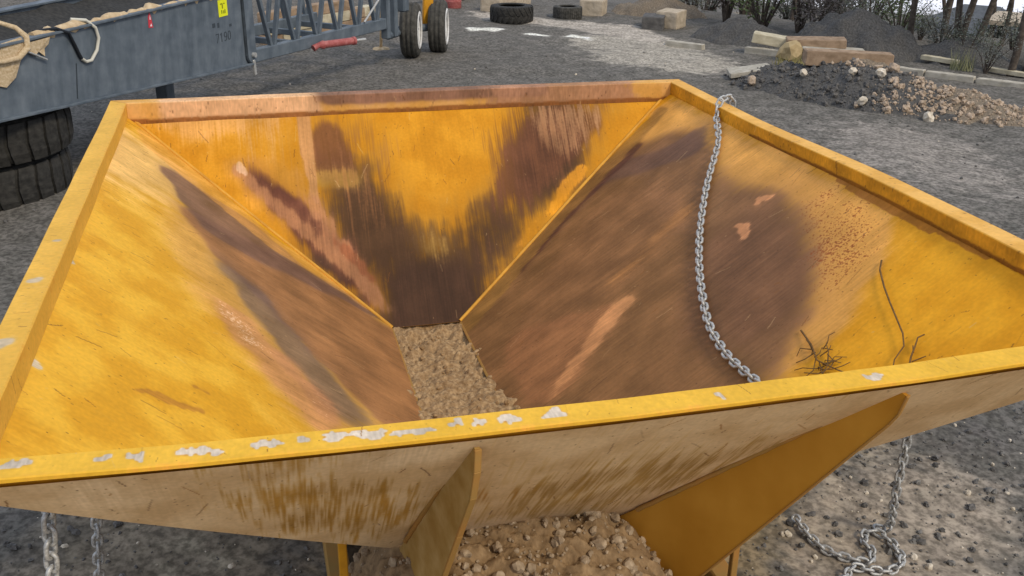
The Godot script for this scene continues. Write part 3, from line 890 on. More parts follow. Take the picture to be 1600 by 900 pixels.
# ---------------------------------------------------------------- soil in and under the hopper
func heightfield(x0: float, x1: float, z0: float, z1: float, step: float, f: Callable) -> ArrayMesh:
	var st := begin()
	st.set_smooth_group(0)
	var nx := int((x1 - x0) / step)
	var nz := int((z1 - z0) / step)
	var P := []
	for j in nz + 1:
		var row := []
		for i in nx + 1:
			var x := lerpf(x0, x1, float(i) / nx)
			var z := lerpf(z0, z1, float(j) / nz)
			row.append(Vector3(x, f.call(x, z), z))
		P.append(row)
	for j in nz:
		for i in nx:
			quad(st, P[j][i], P[j][i + 1], P[j + 1][i + 1], P[j + 1][i])
	return finish(st)

func stuff(called: String, mesh: Mesh, mat: Material, label: String, category: String, at: Vector3) -> MeshInstance3D:
	var o := MeshInstance3D.new()
	o.name = numbered(called)
	o.mesh = mesh
	o.material_override = mat
	shown(o)
	add_child(o)
	o.transform = YARD * Transform3D(Basis.IDENTITY, at)
	tag(o, label, category)
	o.set_meta("kind", "stuff")
	return o

func scatter(called: String, meshes: Array, spots: Array, mat: Material, label: String, category: String):
	var mm := MultiMesh.new()
	mm.transform_format = MultiMesh.TRANSFORM_3D
	mm.mesh = meshes[0]
	mm.instance_count = spots.size()
	for i in spots.size():
		mm.set_instance_transform(i, spots[i])
	var o := MultiMeshInstance3D.new()
	o.name = numbered(called)
	o.multimesh = mm
	o.material_override = mat
	add_child(o)
	o.transform = YARD
	tag(o, label, category)
	o.set_meta("kind", "stuff")

func tumbled(p: Vector3, size: float) -> Transform3D:
	var b := Basis.from_euler(Vector3(rng.randf() * TAU, rng.randf() * TAU, rng.randf() * TAU)).scaled(Vector3.ONE * size)
	return Transform3D(b, p)

var soil_noise := FastNoiseLite.new()
func soil_h(x: float, z: float) -> float:
	var h := -1.165 + 0.04 * smoothstep(-2.6, -1.6, z) + 0.10 * maxf(0.0, x - 1.62) * smoothstep(-2.9, -1.9, z)
	h += soil_noise.get_noise_2d(x * 0.8, z * 0.8) * 0.03 + soil_noise.get_noise_2d(x * 1.9 + 9.0, z * 1.9) * 0.024 + soil_noise.get_noise_2d(x * 4.5, z * 4.5 + 4.0) * 0.011 - 0.012
	h -= 0.05 * exp(-((x - 1.60) * (x - 1.60) / 0.004 + (z + 2.93) * (z + 2.93) / 0.003))
	return h

func spoil_h(x: float, z: float) -> float:
	var e := pow(pow(absf(x - 1.50) / (0.70 if x < 1.5 else 0.82), 3.0) + pow(absf(z + 0.60) / 0.92, 3.0), 1.0 / 3.0)
	var top := -0.82 - 0.07 * smoothstep(-0.7, -0.1, z)
	var h := lerpf(top, GROUND_Y - 0.12, pow(clampf(e, 0.0, 1.0), 4.0))
	h += soil_noise.get_noise_2d(x * 1.3, z * 1.3) * 0.035 + soil_noise.get_noise_2d(x * 4.0, z * 4.0) * 0.02 + absf(soil_noise.get_noise_2d(x * 11.0, z * 11.0)) * 0.014
	return h

func build_soil():
	soil_noise.seed = 21
	soil_noise.frequency = 6.0
	soil_noise.fractal_octaves = 2
	var at := Vector3(1.64, -1.15, -2.1)
	stuff("soil", heightfield(1.28 - at.x, 2.06 - at.x, -3.12 - at.z, -0.95 - at.z, 0.008, func(x, z): return soil_h(x + at.x, z + at.z) - at.y), M.soil, "damp crumbly tan soil lying in the slot at the bottom of the hopper", "soil", at)
	var b := Vector3(1.72, GROUND_Y, -0.62)
	stuff("spoil_heap", heightfield(0.76 - b.x, 2.72 - b.x, -1.55 - b.z, 0.34 - b.z, 0.014, func(x, z): return spoil_h(x + b.x, z + b.z) - b.y), M.spoil, "brown gravelly spoil heaped on the ground under the yellow hopper", "spoil heap", b)
	var spots := []
	for i in 2600:
		var x := rng.randf_range(0.8, 2.4)
		var z := rng.randf_range(-1.3, 0.2)
		var s := 0.010 + 0.050 * pow(rng.randf(), 5.0)
		spots.append(tumbled(Vector3(x, spoil_h(x, z) + s * 0.15, z), s))
	scatter("spoil_stones", [stone_mesh(4)], spots, M.brown_stone, "small brown stones strewn over the spoil under the hopper", "stones")
	spots = []
	for i in 260:
		var x := rng.randf_range(1.4, 1.95)
		var z := rng.randf_range(-3.0, -1.7)
		var s := 0.006 + 0.030 * pow(rng.randf(), 4.0)
		spots.append(tumbled(Vector3(x, soil_h(x, z) + s * 0.1, z), s))
	scatter("soil_clods", [stone_mesh(9)], spots, M.soil, "small clods lying on the soil in the hopper slot", "clods")

# ---------------------------------------------------------------- chains
func link_mesh(d: float) -> ArrayMesh:
	var pts := []
	var r := d * 1.2
	var half := d * 0.8
	for i in 9:
		var a := -PI / 2 + PI * i / 8.0
		pts.append(Vector3(sin(a) * r, 0, half + cos(a) * r))
	for i in 9:
		var a := PI / 2 + PI * i / 8.0
		pts.append(Vector3(sin(a) * r, 0, -half + cos(a) * r))
	var st := begin()
	st.set_smooth_group(0)
	var n := pts.size()
	var rings := []
	for i in n:
		var t: Vector3 = (pts[(i + 1) % n] - pts[(i + n - 1) % n]).normalized()
		var s := t.cross(Vector3.UP)
		var ring := []
		for k in 8:
			var a := TAU * k / 8.0
			ring.append(pts[i] + (s * cos(a) + Vector3.UP * sin(a)) * d * 0.5)
		rings.append(ring)
	for i in n:
		for k in 8:
			quad(st, rings[i][k], rings[(i + 1) % n][k], rings[(i + 1) % n][(k + 1) % 8], rings[i][(k + 1) % 8])
	return finish(st)

# pts in yard coordinates; ups one normal per point or a single one
func chain(pts: Array, d: float, label: String, ups: Array, mesh: ArrayMesh, roll := 0.0) -> Node3D:
	var curve := Curve3D.new()
	curve.bake_interval = 0.004
	for i in pts.size():
		var t: Vector3 = (pts[min(i + 1, pts.size() - 1)] - pts[max(i - 1, 0)]) / 6.0
		curve.add_point(pts[i], -t, t)
	var c := thing("chain", label, "chain", pts[pts.size() - 1], "galvanised chains on and around the hopper")
	var total := curve.get_baked_length()
	var n := int(total / (d * 3.0))
	for i in n:
		var s := (i + 0.5) * d * 3.0
		var p := curve.sample_baked(s)
		var z := (curve.sample_baked(min(s + 0.01, total)) - curve.sample_baked(max(s - 0.01, 0.0))).normalized()
		var f := s / total * (ups.size() - 1)
		var u0: Vector3 = ups[int(f)]
		var u1: Vector3 = ups[min(int(f) + 1, ups.size() - 1)]
		var up := u0.lerp(u1, f - int(f)).normalized()
		var x := up.cross(z).normalized()
		var y := z.cross(x)
		var a := roll + (PI / 2 if i % 2 == 1 else 0.0) + rng.randf_range(-0.14, 0.14)
		var b := Basis(x, y, z) * Basis(Vector3(0, 0, 1), a)
		piece("link", mesh, M.galv, c, Transform3D(b, p - pts[pts.size() - 1]))
	return c

func on_right(u: float, v: float, lift: float) -> Vector3:
	var nr := Vector3(-HD, SIDE_R, 0).normalized()
	return bent(Vector3(HW - SIDE_R * v, -0.012 - HD * v, -HL + HL * u)) + nr * lift

func build_chains():
	var nr := Vector3(-HD, SIDE_R, 0).normalized()
	var d := 0.0128
	var mesh := link_mesh(d)
	var pts := [Vector3(3.53, -0.30, -3.24), Vector3(3.525, -0.10, -3.235), Vector3(3.51, 0.022, -3.225), Vector3(3.425, 0.024, -3.19), Vector3(3.385, -0.06, -3.15)]
	var ups := [Vector3(1, 0, 0), Vector3(1, 0, 0), Vector3(0.6, 0.8, 0), Vector3(-0.5, 0.8, 0), Vector3(-0.9, 0.5, 0)]
	for q in [[0.27, 0.122], [0.348, 0.24], [0.419, 0.333], [0.478, 0.399], [0.537, 0.454], [0.607, 0.505], [0.666, 0.525], [0.71, 0.525], [0.745, 0.519], [0.80, 0.50]]:
		pts.append(on_right(q[0], q[1], 0.021))
		ups.append(nr)
	chain(pts, d, "long chain draped over the rim and down the rusty inside plate", ups, mesh)
	var down := -UP_IN_YARD
	var d2 := 0.0138
	var mesh2 := link_mesh(d2)
	var a := Vector3(0.165, -0.22, -0.36)
	var low: Array = []
	low.append(a - down * 0.07)
	for i in 6:
		low.append(a + down * (i * 0.235))
	low.append(on_ground(a.x - 0.11, a.z + 0.10, 0.02))
	low.append(on_ground(a.x - 0.05, a.z + 0.30, 0.02))
	chain(low, d2, "thick chain hanging from the corner of the hopper beside a thinner one", [Vector3(1, 0, 0.6)], mesh2)
	var b := Vector3(0.112, -0.80, -1.18)
	low = []
	for i in range(-3, 4):
		low.append(b + down * (i * 0.215))
	low.append(on_ground(b.x - 0.06, b.z + 0.12, 0.02))
	low.append(on_ground(b.x + 0.15, b.z + 0.25, 0.02))
	chain(low, d2 * 0.9, "thinner chain hanging beside the thick one under the hopper corner", [Vector3(0.3, 0, 1)], link_mesh(d2 * 0.9))
	var e := Vector3(3.59, -0.95, -1.30)
	low = [Vector3(3.495, -0.03, -1.30), Vector3(3.53, -0.20, -1.30), Vector3(3.56, -0.55, -1.30), e]
	for i in range(1, 3):
		low.append(e + down * (i * 0.25))
	low.append(on_ground(3.60, -1.33, 0.03))
	low.append(on_ground(3.52, -1.38, 0.02))
	chain(low, d2, "chain hanging behind the far stiffener of the hopper to the ground", [Vector3(1, 0, 0.3)], mesh2)
	low = []
	for q in [[3.20, -1.52], [3.19, -1.42], [3.20, -1.32], [3.23, -1.25], [3.28, -1.20], [3.33, -1.16], [3.38, -1.14], [3.43, -1.20], [3.44, -1.28], [3.48, -1.33], [3.53, -1.32], [3.56, -1.25], [3.55, -1.17], [3.53, -1.11], [3.45, -1.07], [3.36, -1.09], [3.28, -1.12], [3.22, -1.08], [3.15, -1.06]]:
		low.append(on_ground(q[0], q[1], 0.02))
	chain(low, d2, "chain lying in a loop on the dusty ground beside the hopper", [Vector3.UP], mesh2, 0.7)

func build_twigs():
	var nr := Vector3(-HD, SIDE_R, 0).normalized()
	var sets := [
		["long thin bent dry stem lying on the yellow inside plate", [[[0.698, 0.171], [0.709, 0.19], [0.735, 0.215], [0.758, 0.234], [0.805, 0.27], [0.818, 0.287], [0.824, 0.317], [0.83, 0.33]]]],
		["short forked dry twig at the foot of the long stem", [[[0.845, 0.318], [0.835, 0.296], [0.828, 0.276], [0.82, 0.259], [0.82, 0.246]], [[0.83, 0.285], [0.822, 0.275]], [[0.838, 0.30], [0.843, 0.277]]]],
		["tangle of dry roots where rust meets yellow paint", [[[0.71, 0.385], [0.725, 0.39], [0.74, 0.395], [0.764, 0.411], [0.79, 0.399], [0.81, 0.385]], [[0.75, 0.40], [0.752, 0.425], [0.745, 0.44]], [[0.755, 0.405], [0.772, 0.43], [0.77, 0.455]], [[0.758, 0.40], [0.762, 0.38], [0.755, 0.37]], [[0.765, 0.41], [0.785, 0.425], [0.79, 0.44]], [[0.77, 0.408], [0.78, 0.39], [0.778, 0.375]], [[0.745, 0.398], [0.735, 0.415], [0.738, 0.43]]]]]
	for s in sets:
		var first: Array = s[1][0][0]
		var t := thing("dry_twig", s[0], "twig", on_right(first[0], first[1], 0.0), "dry twigs lying in the hopper")
		if s[0].begins_with("tangle"):
			for e in 16:
				var u := 0.765 + rng.randf_range(-0.022, 0.022)
				var v := 0.405 + rng.randf_range(-0.02, 0.02)
				var du := rng.randf_range(-0.02, 0.02)
				var dv := rng.randf_range(-0.035, 0.035)
				s[1].append([[u, v], [u + du * 0.5 + 0.004, v + dv * 0.5], [u + du, v + dv], [u + du * 1.2 + rng.randf_range(-0.01, 0.01), v + dv * 1.5]])
		for k in s[1].size():
			var pts := []
			var rad := []
			var n: int = s[1][k].size()
			for i in n:
				var q: Array = s[1][k][i]
				pts.append(on_right(q[0], q[1], 0.007 + 0.012 * sin(PI * i / (n - 1.0)) + rng.randf() * 0.003))
				rad.append((0.0042 if k == 0 else 0.0026) * (1.0 - 0.5 * i / n))
			part("stem", tube_mesh(pts, rad, 6), M.twig, t)

# ---------------------------------------------------------------- the conveyor behind
func build_conveyor():
	var P0 := Vector3(-1.318, -0.8, -7.208)
	var P1 := Vector3(0.77, -1.1, -10.88)
	var P2 := Vector3(2.83, -1.1, -13.34)
	var d := (Vector3(P1.x, P0.y, P1.z) - P0).normalized()
	var n := Vector3(-d.z, 0, d.x)
	var d2 := (P2 - P1).normalized()
	var n2 := Vector3(-d2.z, 0, d2.x)
	var con := thing("mobile_conveyor", "blue grey mobile conveyor with deep side beam, lattice frame and road wheels", "conveyor", Vector3(0.5, GROUND_Y, -11.0))
	var face := func(s: float, y: float, out: float) -> Vector3: return P0 + d * s + n * out + Vector3(0, y - P0.y, 0)
	for side in 2:
		var back := -n * 1.35 * side
		var poly := [P0 - d * 2.0 + Vector3(0, 0.12, 0) + back, P1 + d * 0.04 + back, P1 + d * 0.04 + Vector3(0, 0.90, 0) + back, P0 - d * 2.0 + Vector3(0, 0.57, 0) + back]
		var beam := part("side_beam", plate_mesh(poly, n, 0.09), M.steel_blue, con)
		var st := begin()
		bar(st, poly[0] + n * 0.02, poly[1] + n * 0.02, 0.15, 0.024, 0.004)
		piece("bottom_flange", finish(st), M.steel_blue, beam)
		st = begin()
		bar(st, poly[3] + n * 0.01 + Vector3(0, 0.012, 0), poly[2] + n * 0.01 + Vector3(0, 0.012, 0), 0.14, 0.024, 0.004)
		piece("top_flange", finish(st), M.steel_blue, beam)
		if side == 0:
			st = begin()
			bar(st, face.call(1.02, -0.52, 0.047), face.call(0.96, -0.84, 0.047), 0.012, 0.006, 0.001, n)
			piece("weld_seam", finish(st), M.steel_dark, beam)
	# belt sagging between the beams, idlers under it
	var st := begin()
	st.set_smooth_group(0)
	for i in 40:
		for j in 10:
			var c := []
			for q in [[i, j], [i + 1, j], [i + 1, j + 1], [i, j + 1]]:
				var s: float = -2.0 + 6.2 * q[0] / 40.0
				var t: float = q[1] / 10.0
				var y: float = -0.40 + 0.14 * pow(abs(t - 0.5) * 2.0, 2.0) + 0.05 * gn2.get_noise_2d(s * 0.5, t)
				c.append(P0 + d * s - n * (0.07 + 1.2 * t) + Vector3(0, y - P0.y + 0.03, 0))
			quad(st, c[0], c[1], c[2], c[3])
	part("belt", finish(st), M.rubber, con)
	for i in 5:
		var s := -1.6 + i * 1.3
		var y := -0.47
		part("idler", tube_mesh([P0 + d * s - n * 0.08 + Vector3(0, y - P0.y - 0.02, 0), P0 + d * s - n * 1.26 + Vector3(0, y - P0.y - 0.02, 0)], [0.05], 10), M.steel_dark, con)
	# upper frame over the belt at the near end
	for k in 3:
		st = begin()
		bar(st, P0 + d * (-1.9 + k * 1.0) - n * 0.25 + Vector3(0, 0.62, 0), P0 + d * (-0.9 + k * 1.05) - n * 1.0 + Vector3(0, 0.92 + 0.05 * k, 0), 0.09, 0.12, 0.008)
		part("brace", finish(st), M.steel_blue, con)
	part("return_pipe", tube_mesh([face.call(-1.6, 0.0, -0.4), face.call(0.49, 0.10, -0.4)], [0.022], 10), M.rope, con)
	st = begin()
	lathe(st, [Vector2(0.035, -0.03), Vector2(0.065, -0.03), Vector2(0.065, 0.03), Vector2(0.035, 0.03), Vector2(0.035, -0.03)], 16, Transform3D(Basis(d, n, Vector3.UP), face.call(0.55, 0.09, -0.4)))
	part("eye_ring", finish(st), M.rope, con)
	# rounded end bracket with its pin
	var cap := []
	for i in 13:
		var a := PI * i / 12.0
		cap.append(Vector3(face.call(4.25, 0, 0.055).x, -0.98, face.call(4.25, 0, 0.055).z) - d * cos(a) * 0.10 - Vector3(0, sin(a) * 0.10, 0))
	for i in 13:
		var a := PI * i / 12.0
		cap.append(Vector3(face.call(4.25, 0, 0.055).x, -0.25, face.call(4.25, 0, 0.055).z) + d * cos(a) * 0.10 + Vector3(0, sin(a) * 0.10, 0))
	var loop := cap.duplicate()
	loop.append(cap[0])
	var br := part("end_bracket", plate_mesh(cap, n, 0.05), M.steel_blue, con)
	piece("bracket_edge", tube_mesh(loop, [0.022], 8), M.steel_dark, br)
	piece("pin", tube_mesh([face.call(4.26, -0.99, 0.04), face.call(4.26, -0.99, 0.12)], [0.032], 12), M.galv, br)
	st = begin()
	bar(st, face.call(4.26, -1.05, 0.08), face.call(4.28, -1.24, 0.08), 0.05, 0.03, 0.006, n)
	piece("lug", finish(st), M.galv, br)
	# lattice frame
	for side in 2:
		var back := -n2 * 1.25 * side
		st = begin()
		bar(st, P1 + d2 * 0.1 + Vector3(0, 0.08, 0) + back, P2 + Vector3(0, 0.08, 0) + back, 0.10, 0.16, 0.01)
		part("bottom_chord", finish(st), M.steel_blue, con)
		st = begin()
		bar(st, P1 + d2 * 0.1 + Vector3(0, 0.90, 0) + back, P2 + Vector3(0, 0.90, 0) + back, 0.10, 0.12, 0.01)
		part("top_chord", finish(st), M.steel_blue, con)
		for i in 6:
			var foot := P1 + d2 * (0.53 + 0.49 * i) + back
			for s in [-1, 1]:
				st = begin()
				bar(st, foot + Vector3(0, 0.15, 0) + d2 * 0.035 * s, foot + d2 * (0.225 * s) + Vector3(0, 0.86, 0), 0.045, 0.06, 0.005, n2)
				part("strut", finish(st), M.steel_blue, con)
	for i in 4:
		st = begin()
		bar(st, P1 + d2 * (0.5 + 0.75 * i) + Vector3(0, 0.05, 0), P1 + d2 * (0.5 + 0.75 * i) - n2 * 1.25 + Vector3(0, 0.05, 0), 0.07, 0.08, 0.006)
		part("cross_member", finish(st), M.steel_blue, con)
	# red hydraulic ram along the chord
	var r0 := Vector3(1.66, -1.06, -11.78)
	var r1 := Vector3(2.22, -1.06, -12.10)
	var ram := part("hydraulic_ram", tube_mesh([r0.lerp(r1, 0.25), r1], [0.05], 14), M.red, con)
	piece("ram_eye", tube_mesh([r0 + Vector3(0, -0.03, 0), r0.lerp(r1, 0.12), r0.lerp(r1, 0.25)], [0.045, 0.035, 0.06], 12), M.red, ram)
	piece("gland", tube_mesh([r1, r1.lerp(r0, -0.06)], [0.058], 12), M.red, ram)
	piece("ram_rod", tube_mesh([r1, r1 + (r1 - r0).normalized() * 0.22], [0.02], 10), M.galv, ram)
	# uprights over the axle
	for k in 2:
		st = begin()
		bar(st, P2 + d2 * (0.05 + 0.22 * k) + Vector3(0, -0.15, 0), P2 + d2 * (0.05 + 0.22 * k) + Vector3(0, 1.5, 0), 0.10, 0.12, 0.01, n2)
		part("upright", finish(st), M.steel_blue, con)
	st = begin()
	bar(st, P2 + d2 * 0.5 + Vector3(0, 0.2, 0), P2 + d2 * 0.5 + Vector3(0, 1.4, 0), 0.16, 0.22, 0.02, n2)
	part("gear_housing", finish(st), M.steel_blue, con)
	part("tie_rod", tube_mesh([P2 - d2 * 0.55 + Vector3(0, 0.18, 0.1), P2 + d2 * 0.1 + Vector3(0, 0.62, 0.1)], [0.016], 8), M.galv, con)
	# axle and wheels
	var e := Vector3(0.957, 0.0, 0.288)
	var wheels := [Vector3(3.38, 0, -14.22), Vector3(3.92, 0, -14.70)]
	st = begin()
	for q in [[P2 + d2 * 0.1 + Vector3(0, -0.12, 0), Vector3(3.3, -1.28, -14.3)], [Vector3(3.2, -1.28, -14.35), Vector3(4.0, -1.28, -14.62)]]:
		tube(st, [q[0], q[1]], [0.06], 10)
	part("axle", finish(st), M.steel_blue, con)
	for k in 2:
		var c: Vector3 = wheels[k]
		var R := 0.425
		c.y = gy(c.x, c.z) + R - 0.01
		var tr := Transform3D(Basis(e.cross(Vector3.UP).normalized(), e, Vector3.UP), c)
		st = begin()
		lathe(st, [Vector2(0.22, -0.13), Vector2(0.32, -0.145), Vector2(0.39, -0.135), Vector2(0.415, -0.115), Vector2(0.425, -0.06), Vector2(0.427, 0.0), Vector2(0.425, 0.06), Vector2(0.415, 0.115), Vector2(0.39, 0.135), Vector2(0.32, 0.145), Vector2(0.22, 0.13)], 40, tr)
		for g in [-0.07, 0.0, 0.07]:
			lathe(st, [Vector2(0.426, g - 0.025), Vector2(0.434, g - 0.022), Vector2(0.434, g + 0.022), Vector2(0.426, g + 0.025)], 40, tr)
		var wheel := part("wheel", finish(st), M.rubber_worn, con)
		st = begin()
		lathe(st, [Vector2(0.0, 0.05), Vector2(0.08, 0.06), Vector2(0.09, 0.10), Vector2(0.16, 0.07), Vector2(0.225, 0.12), Vector2(0.25, 0.155), Vector2(0.285, 0.150), Vector2(0.30, 0.140)], 32, tr)
		lathe(st, [Vector2(0.0, -0.05), Vector2(0.20, -0.06), Vector2(0.25, -0.145)], 32, tr)
		piece("wheel_disc", finish(st), M.white_rim, wheel)
		st = begin()
		for i in 8:
			var a := TAU * i / 8.0
			tube(st, [tr * Vector3(cos(a) * 0.115, 0.08, sin(a) * 0.115), tr * Vector3(cos(a) * 0.115, 0.115, sin(a) * 0.115)], [0.014], 6)
		piece("nuts", finish(st), M.steel_dark, wheel)
	st = begin()
	bar(st, Vector3(3.71, -1.28, -14.6), Vector3(3.80, 0.3, -14.6), 0.16, 0.12, 0.012, Vector3.BACK)
	part("fork_leg", finish(st), M.yellow, con)
	# jack foot
	var fx := on_ground(3.0, -15.1)
	st = begin()
	lathe(st, [Vector2(0.0, 0.045), Vector2(0.04, 0.04), Vector2(0.13, 0.025), Vector2(0.15, 0.0)], 20, Transform3D(Basis.IDENTITY, fx))
	tube(st, [fx + Vector3(0, 0.03, 0), fx + Vector3(0.0, 0.75, 0.25)], [0.025], 8)
	part("jack_foot", finish(st), M.sand, con)
	# legs under the beam
	for s in [-1.7, 3.4]:
		var q: Vector3 = P0 + d * s - n * 0.65
		st = begin()
		bar(st, Vector3(q.x, gy(q.x, q.z) - 0.02, q.z), Vector3(q.x, -1.0, q.z), 0.16, 0.16, 0.01, n)
		bar(st, Vector3(q.x, -1.04, q.z) - n * 0.66, Vector3(q.x, -1.04, q.z) + n * 0.55, 0.14, 0.12, 0.01)
		part("stand_leg", finish(st), M.steel_blue, con)
	# stickers and stencilled marks on the beam
	st = begin()
	box(st, face.call(3.71, -0.355, 0.048), Vector3(0.20, 0.19, 0.004), Basis(d, Vector3.UP, n), 0.001)
	var sg := part("warning_sticker", finish(st), M.sign_yellow, con)
	st = begin()
	for q in [[-0.03, 0.05, 0.05, 0.012], [-0.01, 0.02, 0.02, 0.05], [-0.035, -0.04, 0.02, 0.04], [0.01, -0.045, 0.02, 0.035], [0.04, -0.04, 0.016, 0.045], [0.03, 0.05, 0.03, 0.012]]:
		box(st, face.call(3.71 + q[0], -0.355 + q[1], 0.052), Vector3(q[2], q[3], 0.002), Basis(d, Vector3.UP, n), 0.0005)
	piece("print", finish(st), M.sign_ink, sg)
	st = begin()
	plate(st, [face.call(2.221, -0.370, 0.047), face.call(2.301, -0.375, 0.047), face.call(2.281, -0.260, 0.047), face.call(2.261, -0.215, 0.047), face.call(2.231, -0.260, 0.047)], n, 0.003)
	var rs := part("red_sticker", finish(st), M.sign_red, con)
	st = begin()
	plate(st, [face.call(2.246, -0.355, 0.0495), face.call(2.281, -0.360, 0.0495), face.call(2.271, -0.330, 0.0495)], n, 0.002)
	plate(st, [face.call(2.251, -0.290, 0.0495), face.call(2.271, -0.290, 0.0495), face.call(2.261, -0.245, 0.0495)], n, 0.002)
	piece("print", finish(st), M.sign_white, rs)
	var tm := TextMesh.new()
	tm.text = "7190"
	var font := SystemFont.new()
	font.font_names = PackedStringArray(["Droid Sans Mono"])
	tm.font = font
	tm.font_size = 24
	tm.pixel_size = 0.0062
	tm.depth = 0.002
	var num := piece("stencil_number", tm, M.stencil, con)
	num.transform = Transform3D(Basis(d, Vector3.UP, n), face.call(3.67, -0.68, 0.047) - con.get_meta("origin"))
	st = begin()
	for q in [[3.48, -0.525, 0.06, 0.05], [3.58, -0.535, 0.04, 0.055], [3.85, -0.57, 0.05, 0.03]]:
		box(st, face.call(q[0], q[1], 0.047), Vector3(q[2], q[3], 0.002), Basis(d, Vector3.UP, n), 0.0005)
	part("stencil_mark", finish(st), M.stencil, con)
	# sand spilled along the top of the beam, rope, rag and hoses
	st = begin()
	var pts := []
	var rad := []
	for i in 46:
		var s := 0.55 + i * 0.075
		var y := -0.205
		pts.append(face.call(s, y + 0.018 * gn2.get_noise_1d(s * 2.0), 0.0 + 0.02 * gn2.get_noise_1d(s * 3.0 + 9.0)))
		rad.append(maxf(0.012, 0.042 + 0.05 * gn2.get_noise_1d(s * 1.7 + 30.0)))
	tube(st, pts, rad, 9)
	var sandy := MeshInstance3D.new()
	sandy.name = numbered("spilled_sand")
	sandy.mesh = finish(st)
	sandy.material_override = M.sand
	add_child(sandy)
	sandy.transform = YARD
	tag(sandy, "ridge of pale sand spilled along the top of the conveyor beam", "sand")
	sandy.set_meta("kind", "stuff")
	var hose := thing("hose", "pale hose looping over the blue grey conveyor beam", "hose", face.call(1.232, -0.155, 0.06), "hoses on the conveyor")
	part("hose_run", tube_mesh([face.call(1.120, -0.135, -0.02), face.call(1.238, -0.155, 0.055), face.call(1.333, -0.235, 0.075), face.call(1.366, -0.335, 0.07), face.call(1.322, -0.445, 0.065), face.call(1.221, -0.525, 0.065), face.call(1.142, -0.525, 0.065), face.call(1.081, -0.485, 0.065)], [0.016], 8), M.hose, hose)
	hose = thing("hose", "black hose hanging over the beam to the end of the pale one", "hose", face.call(0.806, -0.175, 0.06), "hoses on the conveyor")
	part("hose_run", tube_mesh([face.call(0.616, -0.175, -0.03), face.call(0.806, -0.170, 0.06), face.call(0.941, -0.225, 0.075), face.call(1.008, -0.335, 0.065), face.call(1.053, -0.435, 0.065), face.call(1.081, -0.485, 0.065)], [0.017], 8), M.black_hose, hose)
	var rag := thing("rag", "frayed tan cloth hanging over the near end of the conveyor beam", "rag", face.call(0.224, -0.285, 0.05))
	for q in [[[[0.10, -0.36], [0.30, -0.34], [0.36, -0.42], [0.26, -0.52], [0.18, -0.66], [0.06, -0.72], [-0.1, -0.66]], "cloth"], [[[0.36, -0.40], [0.62, -0.39], [0.60, -0.45], [0.55, -0.48], [0.53, -0.545], [0.47, -0.49], [0.42, -0.52], [0.37, -0.49]], "cloth"]]:
		var poly := []
		for c in q[0]:
			poly.append(face.call(c[0] * 1.12, c[1] + 0.165, 0.058 + 0.02 * gn2.get_noise_2d(c[0] * 3.0, c[1] * 3.0)))
		part(q[1], plate_mesh(poly, n, 0.012), M.rope, rag)
	part("rope", tube_mesh([face.call(0.246, -0.035, -0.1), face.call(0.336, -0.095, 0.03), face.call(0.386, -0.175, 0.08), face.call(0.370, -0.265, 0.09), face.call(0.246, -0.335, 0.085), face.call(0.056, -0.335, 0.08), face.call(-0.224, -0.295, 0.07)], [0.02, 0.022, 0.028, 0.03, 0.026, 0.022, 0.02], 8), M.rope, rag)
	part("rod", tube_mesh([face.call(0.314, -0.275, 0.08), face.call(0.605, -0.410, 0.075)], [0.009], 6), M.galv, rag)

# ---------------------------------------------------------------- tyres, blocks and timber in the yard
func tyre(called: String, label: String, at: Vector3, R: float, H: float, hole: float, lugs: int, slant: float, mat: Material, turn := 0.0, tilt := 0.0, group := "") -> Node3D:
	var t := thing(called, label, "tyre", at, group)
	t.transform = t.transform * Transform3D(Basis(Vector3(0.6, 0, 0.8), tilt) * Basis(Vector3.UP, turn), Vector3.ZERO)
	var st := begin()
	var k := H * 0.5
	lathe(st, [Vector2(hole, 0.06 * H), Vector2(hole + 0.05, 0.0), Vector2(R * 0.86, 0.02 * H), Vector2(R * 0.95, 0.08 * H), Vector2(R * 0.97, 0.3 * H), Vector2(R * 0.97, 0.7 * H), Vector2(R * 0.95, 0.92 * H), Vector2(R * 0.86, 0.98 * H), Vector2(hole + 0.05, H), Vector2(hole, 0.94 * H), Vector2(hole + 0.08, 0.9 * H), Vector2(R * 0.88, 0.8 * H), Vector2(R * 0.88, 0.2 * H), Vector2(hole + 0.08, 0.1 * H), Vector2(hole, 0.06 * H)], 48)
	piece("casing", finish(st), mat, t)
	st = begin()
	for i in lugs:
		for s in [-1.0, 1.0] if slant != 0.0 else [0.0]:
			var a0: float = TAU * (i + (0.25 if s > 0 else 0.0)) / lugs
			var n := 4
			for j in n:
				var c := []
				for q in [[j, -1.0], [j + 1, -1.0], [j + 1, 1.0], [j, 1.0]]:
					var f: float = float(q[0]) / n
					var y: float = lerpf(0.06, 0.94, f) * H if s == 0.0 else (k + s * lerpf(0.02, 0.46, f) * H)
					var a: float = a0 + slant * f + q[1] * TAU / lugs * (0.40 if s == 0.0 else 0.27) + 0.05 * sin(f * 3.0) * (1.0 if s == 0.0 else 0.0)
					var bulge: float = 1.0 - 0.05 * pow(abs(y / H - 0.5) * 2.0, 4.0)
					for rr in [R * bulge, R * 0.955 * bulge]:
						c.append(Vector3(cos(a) * rr, y, sin(a) * rr))
				st.set_smooth_group(-1)
				quad(st, c[0], c[2], c[4], c[6])
				quad(st, c[0], c[1], c[3], c[2])
				quad(st, c[6], c[4], c[5], c[7])
				if j == 0:
					quad(st, c[0], c[6], c[7], c[1])
				if j == n - 1:
					quad(st, c[2], c[3], c[5], c[4])
	piece("tread", finish(st), mat, t)
	return t

